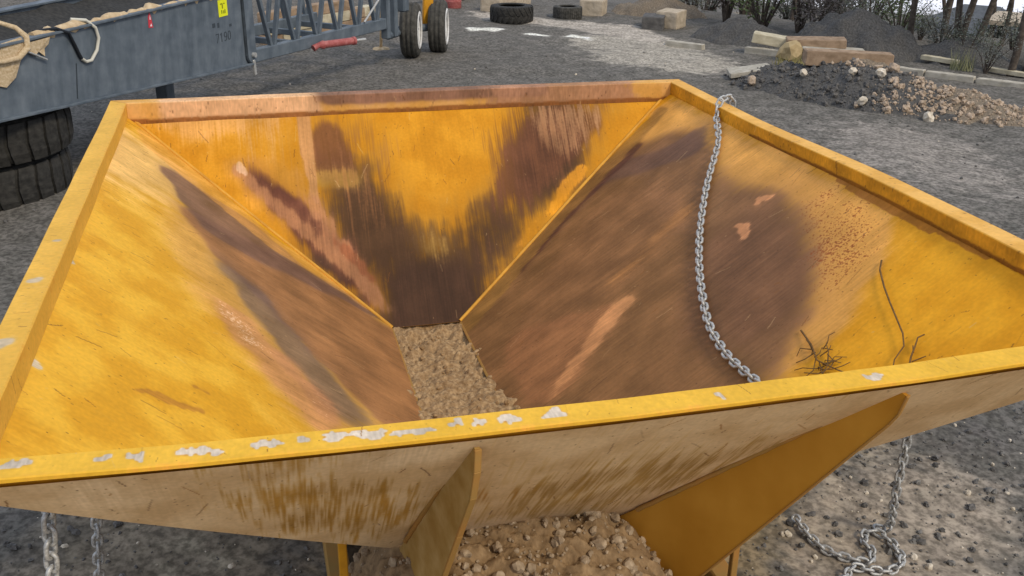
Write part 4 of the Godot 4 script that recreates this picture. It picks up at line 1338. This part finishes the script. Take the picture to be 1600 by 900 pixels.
func block(called: String, label: String, category: String, at: Vector3, size: Vector3, turn: float, mat: Material, group := "", tilt := 0.0) -> Node3D:
	var o := MeshInstance3D.new()
	o.name = numbered(called)
	var n := FastNoiseLite.new()
	n.seed = used[called] + 50
	n.frequency = 2.0
	# a worn block: a fine box whose skin is pushed about a little
	var st := begin()
	st.set_smooth_group(-1)
	var h := size * 0.5
	var ax := [Vector3.RIGHT, Vector3.UP, Vector3.BACK]
	var m := 12
	for i in 3:
		for s in [-1.0, 1.0]:
			var nn: Vector3 = ax[i] * s
			var u: Vector3 = ax[(i + 1) % 3]
			var v: Vector3 = ax[(i + 2) % 3] * s
			for a in m:
				for b in m:
					var c := []
					for q in [[a, b], [a, b + 1], [a + 1, b + 1], [a + 1, b]]:
						var p: Vector3 = nn + u * (q[0] * 2.0 / m - 1.0) + v * (q[1] * 2.0 / m - 1.0)
						var far: float = pow(pow(abs(p.x), 30.0) + pow(abs(p.y), 30.0) + pow(abs(p.z), 30.0), 1.0 / 30.0)
						p = p / far * h
						p += p.normalized() * n.get_noise_3dv(p * 1.5 + at) * 0.018
						c.append(p + Vector3(0, h.y, 0))
					quad(st, c[0], c[1], c[2], c[3])
	o.mesh = finish(st)
	o.material_override = mat
	shown(o)
	add_child(o)
	o.transform = YARD * Transform3D(Basis(Vector3.UP, turn) * Basis(Vector3(0, 0, 1), tilt), at)
	tag(o, label, category, group)
	return o

func build_yard_things():
	# two big loader tyres stacked beside the conveyor
	tyre("loader_tyre", "big black lugged tyre lying flat under another beside the conveyor", on_ground(-1.93, -8.15, -0.02), 0.95, 0.43, 0.45, 30, 0.0, M.rubber, 0.1, 0.0, "stacked loader tyres")
	tyre("loader_tyre", "big black lugged tyre stacked on top of another beside the conveyor", on_ground(-1.86, -8.15, 0.41), 0.95, 0.41, 0.45, 30, 0.0, M.rubber, 0.2, 0.0, "stacked loader tyres")
	tyre("truck_tyre", "black chevron treaded tyre lying flat on the far side of the yard", on_ground(6.02, -17.9, -0.02), 0.44, 0.34, 0.24, 22, 0.22, M.rubber, 0.3)
	tyre("old_tyre", "worn tyre half sunk in the tan earth bank behind the blocks", on_ground(8.9, -18.9, -0.5), 0.45, 0.3, 0.25, 24, 0.2, M.rubber, 0.0, 1.35)
	var turn := atan2(0.62, 0.40)
	tyre("truck_tyre", "smooth worn tyre lying flat beside the tan concrete block", on_ground(7.36, -18.4, -0.02), 0.31, 0.27, 0.16, 40, 0.0, M.rubber_worn)
	block("concrete_block", "tan concrete block standing behind the dark block", "block", on_ground(8.12, -18.95, -0.02), Vector3(0.50, 0.34, 0.5), turn, M.concrete_tan, "blocks along the yard edge")
	block("concrete_block", "low grey concrete block at the end of the pale verge", "block", on_ground(8.62, -16.75, -0.02), Vector3(0.62, 0.28, 0.42), turn + 0.1, M.concrete_shaded, "blocks along the yard edge")
	block("concrete_block", "broken tan block beside the low grey block", "block", on_ground(9.05, -16.9, -0.02), Vector3(0.55, 0.34, 0.45), turn - 0.2, M.concrete_tan, "blocks along the yard edge")
	block("concrete_block", "long pale block lying behind the chevron tyre", "block", on_ground(6.5, -20.2, -0.02), Vector3(1.9, 0.34, 0.5), turn - 0.05, M.concrete_tan, "blocks along the yard edge")
	block("concrete_block", "long pale block lying beside the red drum", "block", on_ground(5.4, -21.4, -0.02), Vector3(1.7, 0.32, 0.5), turn - 0.05, M.concrete_tan, "blocks along the yard edge")
	var st := begin()
	lathe(st, [Vector2(0.0, 0.0), Vector2(0.17, 0.0), Vector2(0.18, 0.02), Vector2(0.18, 0.14), Vector2(0.185, 0.15), Vector2(0.18, 0.16), Vector2(0.18, 0.30), Vector2(0.17, 0.32), Vector2(0.0, 0.31)], 24)
	var drum := thing("red_drum", "small red drum standing by the pale blocks", "drum", on_ground(5.28, -20.15, -0.01))
	piece("shell", finish(st), M.red, drum)
	# kerb pieces along the edge of the road
	var k0 := Vector3(8.05, 0, -14.75)
	var k1 := Vector3(12.4, 0, -9.65)
	for i in 9:
		if i == 1:
			continue
		var a := k0.lerp(k1, i / 9.0 + 0.002)
		var b := k0.lerp(k1, (i + 1) / 9.0 - 0.002)
		var c := (a + b) * 0.5
		block("kerbstone", "pale kerbstone laid along the far edge of the road", "kerb", on_ground(c.x, c.z, -0.05), Vector3(a.distance_to(b), 0.14, 0.15), -atan2(b.z - a.z, b.x - a.x), M.concrete, "kerbstones along the road")
	block("board", "pale board lying on the dark scrub ground near the kerb", "board", on_ground(11.75, -12.1, 0.03), Vector3(0.62, 0.07, 0.12), -1.15, M.timber_pale, "boards lying beyond the kerb")
	block("board", "pale board lying at the foot of the slanting tree trunks", "board", on_ground(12.3, -11.1, 0.03), Vector3(0.75, 0.06, 0.12), -1.15, M.timber_pale, "boards lying beyond the kerb")
	# earth bank at the far side and dark heaps beyond the kerb
	heap("earth_bank", "tan earth bank behind the concrete blocks", "earth bank", Vector2(9.6, -18.9), Vector2(1.1, 0.8), 0.5, 0.5, M.tan_gravel)
	heap("gravel_heap", "low dark gravel heap at the road edge before the scrub", "gravel heap", Vector2(9.6, -14.95), Vector2(1.05, 0.62), 0.42, 0.85, M.dark_gravel, "dark gravel heaps beyond the kerb")
	heap("gravel_heap", "tall dark gravel heap behind the timber beam", "gravel heap", Vector2(11.15, -13.6), Vector2(1.4, 1.0), 0.72, 0.8, M.dark_gravel, "dark gravel heaps beyond the kerb")
	heap("gravel_heap", "wide dark gravel heap under the slender trees", "gravel heap", Vector2(12.5, -12.4), Vector2(1.5, 0.9), 0.34, 0.8, M.dark_gravel, "dark gravel heaps beyond the kerb")
	# timbers stacked behind the lattice frame
	for i in 7:
		var row := i / 3
		var col := i % 3
		block("sleeper", ["weathered timber sleeper in the bottom row behind the conveyor frame", "weathered timber sleeper in the middle row behind the conveyor frame", "single weathered timber sleeper on top of the stack behind the conveyor"][row], "sleeper", on_ground(1.9 + col * 0.26, -16.6 - col * 0.24, -0.01 + row * 0.19), Vector3(2.3, 0.18, 0.22), 0.78 + 0.04 * (i % 2), M.timber_pale if i % 2 else M.timber, "sleepers stacked behind the conveyor")

func heap(called: String, label: String, category: String, c: Vector2, r: Vector2, h: float, turn: float, mat: Material, group := "") -> Callable:
	var at := on_ground(c.x, c.y)
	var ex := Vector2(cos(turn), sin(turn))
	var ez := Vector2(-ex.y, ex.x)
	var big := maxf(r.x, r.y) * 1.05
	var f := func(x: float, z: float) -> float:
		var q := Vector2(x, z)
		var e := Vector2(q.dot(ex) / r.x, q.dot(ez) / r.y).length()
		var wob := 0.22 * gn.get_noise_2d((x + c.x) * 6.0, (z + c.y) * 6.0)
		var s := clampf(1.0 - e + wob, 0.0, 1.0)
		return gy(x + c.x, z + c.y) - at.y - 0.05 + (h + 0.05) * s * (1.35 - 0.35 * s) + 0.035 * gn2.get_noise_2d((x + c.x) * 1.5, (z + c.y) * 1.5) * minf(1.0, s * 6.0)
	var o := MeshInstance3D.new()
	o.name = numbered(called)
	o.mesh = heightfield(-big, big, -big, big, 0.045, f)
	o.material_override = mat
	shown(o)
	add_child(o)
	o.transform = YARD * Transform3D(Basis.IDENTITY, at)
	tag(o, label, category, group)
	return func(x: float, z: float) -> float: return f.call(x - c.x, z - c.y) + at.y

# ---------------------------------------------------------------- the rubble heap with the timber beam
func rubble_h(x: float, z: float) -> float:
	var c := Vector2(x - 9.0, z + 10.25)
	var ex := Vector2(0.55, 0.835)
	var e := Vector2(c.dot(ex) / 2.05, c.dot(Vector2(-ex.y, ex.x)) / 1.0)
	var s := clampf(1.0 - e.length() + 0.15 * gn.get_noise_2d(x * 6.0, z * 6.0), 0.0, 1.0)
	return gy(x, z) - 0.04 + 0.5 * s * (1.4 - 0.4 * s) + 0.03 * gn2.get_noise_2d(x * 2.0, z * 2.0) * minf(1.0, s * 5.0)

func build_rubble():
	var at := on_ground(9.0, -10.25)
	stuff("rubble_heap", heightfield(-2.3, 2.3, -2.3, 2.3, 0.04, func(x, z): return rubble_h(x + at.x, z + at.z) - at.y), M.dark_gravel, "dark gravel heap strewn with tan stones under a timber beam", "rubble heap", at)
	var tan_end := heap("gravel_heap", "tan gravel spilling from the end of the dark rubble heap", "gravel heap", Vector2(9.80, -9.2), Vector2(1.25, 0.75), 0.27, 0.95, M.tan_gravel)
	heap("gravel_heap", "tan gravel crest under the square timber beam", "gravel heap", Vector2(9.15, -10.45), Vector2(1.0, 0.62), 0.50, 0.45, M.tan_gravel)
	var tan_spots := []
	var dark_spots := []
	for i in 9000:
		var x := 9.0 + rng.randf_range(-2.2, 2.4)
		var z := -10.25 + rng.randf_range(-2.2, 2.4)
		var y := rubble_h(x, z)
		var onto: float = tan_end.call(x, z) if Vector2(x - 9.8, z + 9.2).length() < 1.25 else -9.0
		if y < gy(x, z) and onto < gy(x, z):
			continue
		y = maxf(y, onto)
		var along := Vector2(x - 9.0, z + 10.25).dot(Vector2(0.55, 0.835))
		var top := y - gy(x, z)
		var p_tan: float = smoothstep(0.25, 0.95, along) + 0.75 * smoothstep(0.36, 0.5, top)
		var s := 0.018 + 0.085 * pow(rng.randf(), 5.0)
		if rng.randf() < p_tan:
			tan_spots.append(tumbled(Vector3(x, y + s * 0.2, z), s * 1.15))
		else:
			dark_spots.append(tumbled(Vector3(x, y + s * 0.2, z), s * 0.9))
	scatter("tan_rubble", [stone_mesh(31, 0.45)], tan_spots, M.tan_stone, "tan broken stones spread over the end and crest of the heap", "rubble")
	scatter("dark_rubble", [stone_mesh(33, 0.4)], dark_spots, M.black_stone, "dark stones covering the near side of the rubble heap", "rubble")
	# single stones one can pick out
	var picks := [[7.75, -10.9, 0.17, "M", "pale round stone at the dark foot of the rubble heap"], [8.55, -9.35, 0.15, "W", "white stone low on the dark side of the rubble heap"], [9.15, -8.75, 0.18, "W", "large pale stone at the front foot of the rubble heap"], [9.35, -9.9, 0.19, "M", "largest tan boulder on the crest beside the beam end"], [9.05, -9.75, 0.16, "W", "pale angular stone just below the beam end"], [10.05, -8.85, 0.2, "W", "whitish stone at the far end of the rubble heap"], [8.75, -9.95, 0.13, "W", "small white stone below the middle of the timber beam"], [8.3, -10.45, 0.12, "W", "small white stone below the near end of the beam"]]
	for i in picks.size():
		var q: Array = picks[i]
		var o := MeshInstance3D.new()
		o.name = numbered("stone")
		o.mesh = stone_mesh(60 + i, 0.3)
		o.material_override = M.pale_stone if q[3] == "W" else M.tan_stone
		add_child(o)
		o.transform = YARD * tumbled(Vector3(q[0], rubble_h(q[0], q[1]) + 0.06, q[1]), q[2])
		tag(o, q[4], "stone", "stones on the rubble heap")
	var top := rubble_h(9.05, -10.6)
	block("timber_beam", "square weathered timber beam lying on top of the rubble heap", "beam", Vector3(9.07, top - 0.02, -10.62), Vector3(1.22, 0.21, 0.24), -0.36, M.timber, "", -0.02)
	block("flat_stone", "flat grey slab tilted at the dark end of the rubble heap", "slab", on_ground(8.05, -11.55, 0.10), Vector3(0.62, 0.07, 0.42), -0.3, M.concrete, "", 0.16)
	block("concrete_slab", "broken pale slab resting on the mound behind the beam", "slab", on_ground(9.55, -13.4, 0.13), Vector3(0.95, 0.16, 0.34), -0.55, M.timber_pale, "broken slabs behind the beam", -0.12)
	block("concrete_slab", "pinkish broken slab lying against the pale slab", "slab", on_ground(9.95, -12.95, 0.20), Vector3(0.95, 0.14, 0.4), -0.45, M.timber, "broken slabs behind the beam", 0.03)
	block("concrete_slab", "thin pale slab under the pinkish slab", "slab", on_ground(10.1, -12.65, 0.15), Vector3(1.0, 0.06, 0.45), -0.45, M.concrete, "broken slabs behind the beam", -0.03)
	var lump := thing("boulder", "yellowish boulder between the broken slabs and the beam", "boulder", on_ground(9.40, -12.75))
	piece("rock", stone_mesh(71, 0.35), M.earth, lump, Transform3D(Basis(Vector3(0, 1, 0), 0.6).scaled(Vector3(0.42, 0.5, 0.4)), Vector3(0, 0.13, 0)))
	grass_tuft(on_ground(9.15, -12.2), "dry yellow grass tuft beside the broken slabs", 140, 0.24, 0.4, Color("8d8452"))
	grass_tuft(on_ground(11.75, -11.55), "thin pale grass tuft beyond the kerb by the board", 70, 0.4, 0.2, Color("7d7d5c"))

func grass_tuft(at: Vector3, label: String, n: int, h: float, r: float, c: Color):
	var t := MeshInstance3D.new()
	t.name = numbered("grass_tuft")
	var st := begin()
	st.set_smooth_group(-1)
	for i in n:
		var a := rng.randf() * TAU
		var p := Vector3(cos(a), 0, sin(a)) * r * sqrt(rng.randf())
		var q := p + Vector3(rng.randf_range(-0.1, 0.1), h * rng.randf_range(0.5, 1.0), rng.randf_range(-0.1, 0.1))
		var w := Vector3(-sin(a), 0, cos(a)) * 0.008
		for v in [p - w, q, p + w]:
			st.add_vertex(v)
	t.mesh = finish(st)
	t.material_override = plain(c, 1.0)
	add_child(t)
	t.transform = Transform3D(Basis.IDENTITY, YARD * at)
	tag(t, label, "grass", "grass tufts beyond the kerb")

# ---------------------------------------------------------------- trees, shrubs and houses beyond the road
func leaves(st: SurfaceTool, c: Vector3, r: Vector3, n: int, size: float, g: RandomNumberGenerator):
	for i in n:
		var v := Vector3(g.randfn(), g.randfn(), g.randfn()).normalized() * pow(g.randf(), 0.45)
		var p := c + v * r
		var b := Basis.from_euler(Vector3(g.randf() * TAU, g.randf() * TAU, g.randf() * TAU))
		var s := size * g.randf_range(0.6, 1.3)
		var k := g.randf_range(0.65, 1.25)
		st.set_color(Color(k, k * g.randf_range(0.95, 1.05), k * g.randf_range(0.85, 1.05)))
		quad(st, p + b * Vector3(-s, 0, 0), p + b * Vector3(0, 0, s * 0.4), p + b * Vector3(s, 0, 0), p + b * Vector3(0, 0, -s * 0.4))

func tree_meshes(sd: int, h: float, lean: float, low: float, dense: int) -> Array:
	var g := RandomNumberGenerator.new()
	g.seed = sd
	var wood := begin()
	var crown := begin()
	crown.set_smooth_group(-1)
	var stems := 1 + sd % 2
	for s in stems:
		var la := g.randf() * TAU
		var pts := []
		var rad := []
		for i in 9:
			var f := i / 8.0
			pts.append(Vector3(cos(la) * lean * f * h + 0.06 * h * f * g.randf_range(-0.4, 0.4), f * h * 0.9 - 0.1, sin(la) * lean * f * h + 0.06 * h * f * g.randf_range(-0.4, 0.4)))
			rad.append(lerpf(0.013 * h, 0.004 * h, f))
		tube(wood, pts, rad, 7)
		for b in 11:
			var f := lerpf(low, 0.97, b / 10.0)
			var k := int(f * 8.0)
			var o: Vector3 = pts[k].lerp(pts[min(k + 1, 8)], f * 8.0 - k)
			var a := b * 2.4 + g.randf()
			var ln := h * lerpf(0.30, 0.12, b / 10.0) * g.randf_range(0.6, 1.15)
			var mid := o + Vector3(cos(a) * ln * 0.5, ln * 0.25, sin(a) * ln * 0.5)
			var tip := o + Vector3(cos(a) * ln, ln * g.randf_range(0.3, 0.7), sin(a) * ln)
			tube(wood, [o, mid, tip], [0.006 * h, 0.004 * h, 0.0015 * h], 5)
			for q in 3:
				var c := mid.lerp(tip, 0.4 + 0.35 * q) + Vector3(g.randfn(), g.randfn(), g.randfn()) * 0.04 * h
				leaves(crown, c, Vector3(0.085, 0.06, 0.085) * h * g.randf_range(0.7, 1.2), dense, 0.035 + 0.003 * h, g)
	return [finish(wood), finish(crown)]

func shrub_meshes(sd: int, r: float, h: float, n: int) -> Array:
	var g := RandomNumberGenerator.new()
	g.seed = sd
	var wood := begin()
	var crown := begin()
	crown.set_smooth_group(-1)
	for i in 12:
		var a := g.randf() * TAU
		var ln := h * g.randf_range(0.55, 1.0)
		var out := r * g.randf_range(0.2, 0.9)
		var tip := Vector3(cos(a) * out, ln, sin(a) * out)
		tube(wood, [Vector3(0, -0.1, 0), tip * Vector3(0.35, 0.5, 0.35), tip], [0.03, 0.018, 0.006], 5)
		for q in 3:
			leaves(crown, tip * (0.5 + 0.22 * q) + Vector3(g.randfn(), g.randfn() * 0.5, g.randfn()) * 0.1 * r, Vector3(r, h * 0.6, r) * 0.32 * g.randf_range(0.7, 1.2), n / 36, 0.034, g)
	return [finish(wood), finish(crown)]

func plant(called: String, label: String, category: String, x: float, z: float, meshes: Array, leaf_mat: Material, scale: float, turn: float, group: String, woody: String):
	var o := Node3D.new()
	o.name = numbered(called)
	add_child(o)
	o.transform = Transform3D(Basis(Vector3.UP, turn).scaled(Vector3.ONE * scale), YARD * on_ground(x, z))
	tag(o, label, category, group)
	piece(woody, meshes[0], M.bark, o)
	piece("crown", meshes[1], leaf_mat, o)

func build_scrub():
	var kinds := []
	for k in 5:
		kinds.append(tree_meshes(200 + k, 4.2 + 0.4 * k, 0.04 + 0.03 * k, 0.42, 34))
	var T := [[11.9, -21.4], [14.7, -24.5], [12.8, -18.7], [15.0, -20.8], [13.0, -16.2], [15.3, -18.3], [12.3, -13.7], [14.8, -16.1], [12.6, -12.8], [17.2, -18.0], [14.4, -13.9], [12.3, -11.1], [12.8, -11.3], [22.0, -23.1], [23.0, -26.3], [18.2, -29.4], [21.2, -30.0], [13.8, -27.1]]
	for i in T.size():
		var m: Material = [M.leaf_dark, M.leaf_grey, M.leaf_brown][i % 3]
		var l: String = ["slender dark leaved tree in the scrub beyond the kerb", "slender grey leaved tree in the scrub beyond the kerb", "slender brownish tree in the scrub beyond the kerb"][i % 3]
		plant("tree", l, "tree", T[i][0], T[i][1], kinds[i % 5], m, 0.85 + 0.08 * ((i * 7) % 5), i * 1.9, l.replace("tree", "trees"), "trunk")
	var sk := []
	for k in 4:
		sk.append(shrub_meshes(300 + k, 0.75 + 0.12 * k, 1.15 + 0.2 * k, 1500))
	var S := [[10.4, -18.8, 3], [10.6, -17.6, 2], [10.8, -16.4, 1], [11.4, -16.0, 2], [11.4, -15.4, 2], [12.6, -16.5, 0], [12.5, -15.3, 3], [12.4, -14.2, 1], [13.3, -14.8, 3], [12.4, -13.0, 3], [12.4, -12.3, 0], [12.0, -11.3, 3], [13.3, -12.9, 1], [13.9, -13.0, 0], [12.8, -23.2, 0], [13.2, -21.9, 3], [14.7, -22.2, 0], [16.1, -22.5, 3], [15.9, -20.3, 0], [17.3, -20.6, 0], [17.4, -19.2, 3], [18.7, -19.5, 0], [19.3, -18.9, 3], [19.2, -24.1, 0], [18.9, -26.7, 0], [16.4, -27.0, 3]]
	var sl := ["dark leafy shrub in the scrub beyond the kerb", "fresh green shrub in the scrub beyond the kerb", "brown twiggy shrub in the scrub beyond the kerb", "grey green shrub in the scrub beyond the kerb"]
	for i in S.size():
		var k: int = S[i][2]
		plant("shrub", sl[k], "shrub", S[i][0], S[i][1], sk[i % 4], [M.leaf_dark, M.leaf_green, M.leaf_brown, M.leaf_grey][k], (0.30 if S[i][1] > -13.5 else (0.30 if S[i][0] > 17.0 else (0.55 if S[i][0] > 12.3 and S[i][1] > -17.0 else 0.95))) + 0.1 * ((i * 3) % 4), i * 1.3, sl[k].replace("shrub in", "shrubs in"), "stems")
	# house with a hipped roof far behind the trees
	var eye := YARD * Vector3(0.7721, 1.3049, 2.0838)
	var hp := YARD * Vector3(30.9, -4.12, -34.78)
	hp.y = eye.y - 3.6
	var house := Node3D.new()
	house.name = numbered("house")
	add_child(house)
	house.transform = Transform3D(Basis(Vector3.UP, -0.75), hp)
	tag(house, "house with a grey hipped roof behind the trees", "house")
	var st := begin()
	box(st, Vector3(0, 1.3, 0), Vector3(5.6, 2.8, 4.6), Basis.IDENTITY, 0.02)
	var wall := piece("wall", finish(st), M.wall_grey, house)
	st = begin()
	var e := [Vector3(-3.3, 2.7, 2.8), Vector3(3.3, 2.7, 2.8), Vector3(3.3, 2.7, -2.8), Vector3(-3.3, 2.7, -2.8)]
	var r := [Vector3(-0.7, 4.05, 0), Vector3(0.7, 4.05, 0)]
	st.set_smooth_group(-1)
	quad(st, e[0], r[0], r[1], e[1])
	quad(st, e[2], r[1], r[0], e[3])
	for p in [e[1], r[1], e[2], e[3], r[0], e[0]]:
		st.add_vertex(p)
	quad(st, e[0], e[1], e[2], e[3])
	piece("roof", finish(st), M.roof_grey, house)
	for x in [-1.6, 1.4]:
		for s in [-1, 1]:
			st = begin()
			box(st, Vector3(x, 1.5, 2.31 * s), Vector3(1.1, 1.0, 0.06), Basis.IDENTITY, 0.01)
			var win := piece("window", finish(st), M.white_mark, house)
			st = begin()
			box(st, Vector3(x, 1.5, 2.345 * s), Vector3(0.95, 0.85, 0.02), Basis.IDENTITY, 0.004)
			piece("pane", finish(st), M.steel_dark, win)
	st = begin()
	box(st, Vector3(-0.1, 1.0, 2.32), Vector3(0.85, 2.0, 0.06), Basis.IDENTITY, 0.01)
	piece("door", finish(st), M.timber, house)
	# open shelter with a pale flat roof
	var sp := YARD * Vector3(19.3, -2.1, -18.6)
	var sh := Node3D.new()
	sh.name = numbered("shelter")
	add_child(sh)
	var floor_y := (YARD * on_ground(19.3, -18.6)).y
	sp.y = floor_y
	sh.transform = Transform3D(Basis(Vector3.UP, -0.8), sp)
	tag(sh, "open shelter with a pale low roof among the trees", "shelter")
	var top := eye.y - floor_y
	st = begin()
	plate(st, [Vector3(-1.0, top - 0.12, 1.0), Vector3(1.6, top - 0.12, 1.0), Vector3(1.6, top + 0.12, -1.0), Vector3(-1.0, top + 0.12, -1.0)], Vector3(0, 1, 0.12).normalized(), 0.10)
	piece("roof", finish(st), M.roof_tan, sh)
	for q in [[-0.85, 0.85], [1.45, 0.85], [-0.85, -0.85], [1.45, -0.85]]:
		st = begin()
		bar(st, Vector3(q[0], -0.2, q[1]), Vector3(q[0], top - 0.12 * q[1] - 0.05, q[1]), 0.12, 0.12, 0.01, Vector3.RIGHT)
		piece("post", finish(st), M.bark, sh)

# ---------------------------------------------------------------- loose stones on the yard
func build_gravel():
	var dark := []
	var grey := []
	var pale := []
	for i in 12000:
		var x := 0.0
		var z := 0.0
		var r := rng.randf()
		if r < 0.52:
			x = rng.randf_range(2.2, 6.5)
			z = rng.randf_range(-4.5, 0.6)
		elif r < 0.78:
			x = rng.randf_range(-2.0, 1.2)
			z = rng.randf_range(-4.0, 0.3)
		else:
			x = rng.randf_range(-4.0, 13.0)
			z = rng.randf_range(-14.0, -2.0)
		var big := r < 0.78
		var s := (0.009 + 0.040 * pow(rng.randf(), 5.0)) if big else (0.010 + 0.04 * pow(rng.randf(), 8.0))
		var t := tumbled(on_ground(x, z, s * 0.12), s)
		var k := rng.randf()
		if k < 0.55:
			dark.append(t)
		elif k < 0.9:
			grey.append(t)
		else:
			pale.append(t)
	scatter("dark_gravel", [stone_mesh(80, 0.4)], dark, M.black_stone, "dark loose gravel scattered over the yard", "gravel")
	scatter("grey_gravel", [stone_mesh(81, 0.4)], grey, M.grey_stone, "grey loose gravel scattered over the yard", "gravel")
	scatter("pale_gravel", [stone_mesh(82)], pale, M.pale_stone, "pale loose chips scattered over the yard", "gravel")
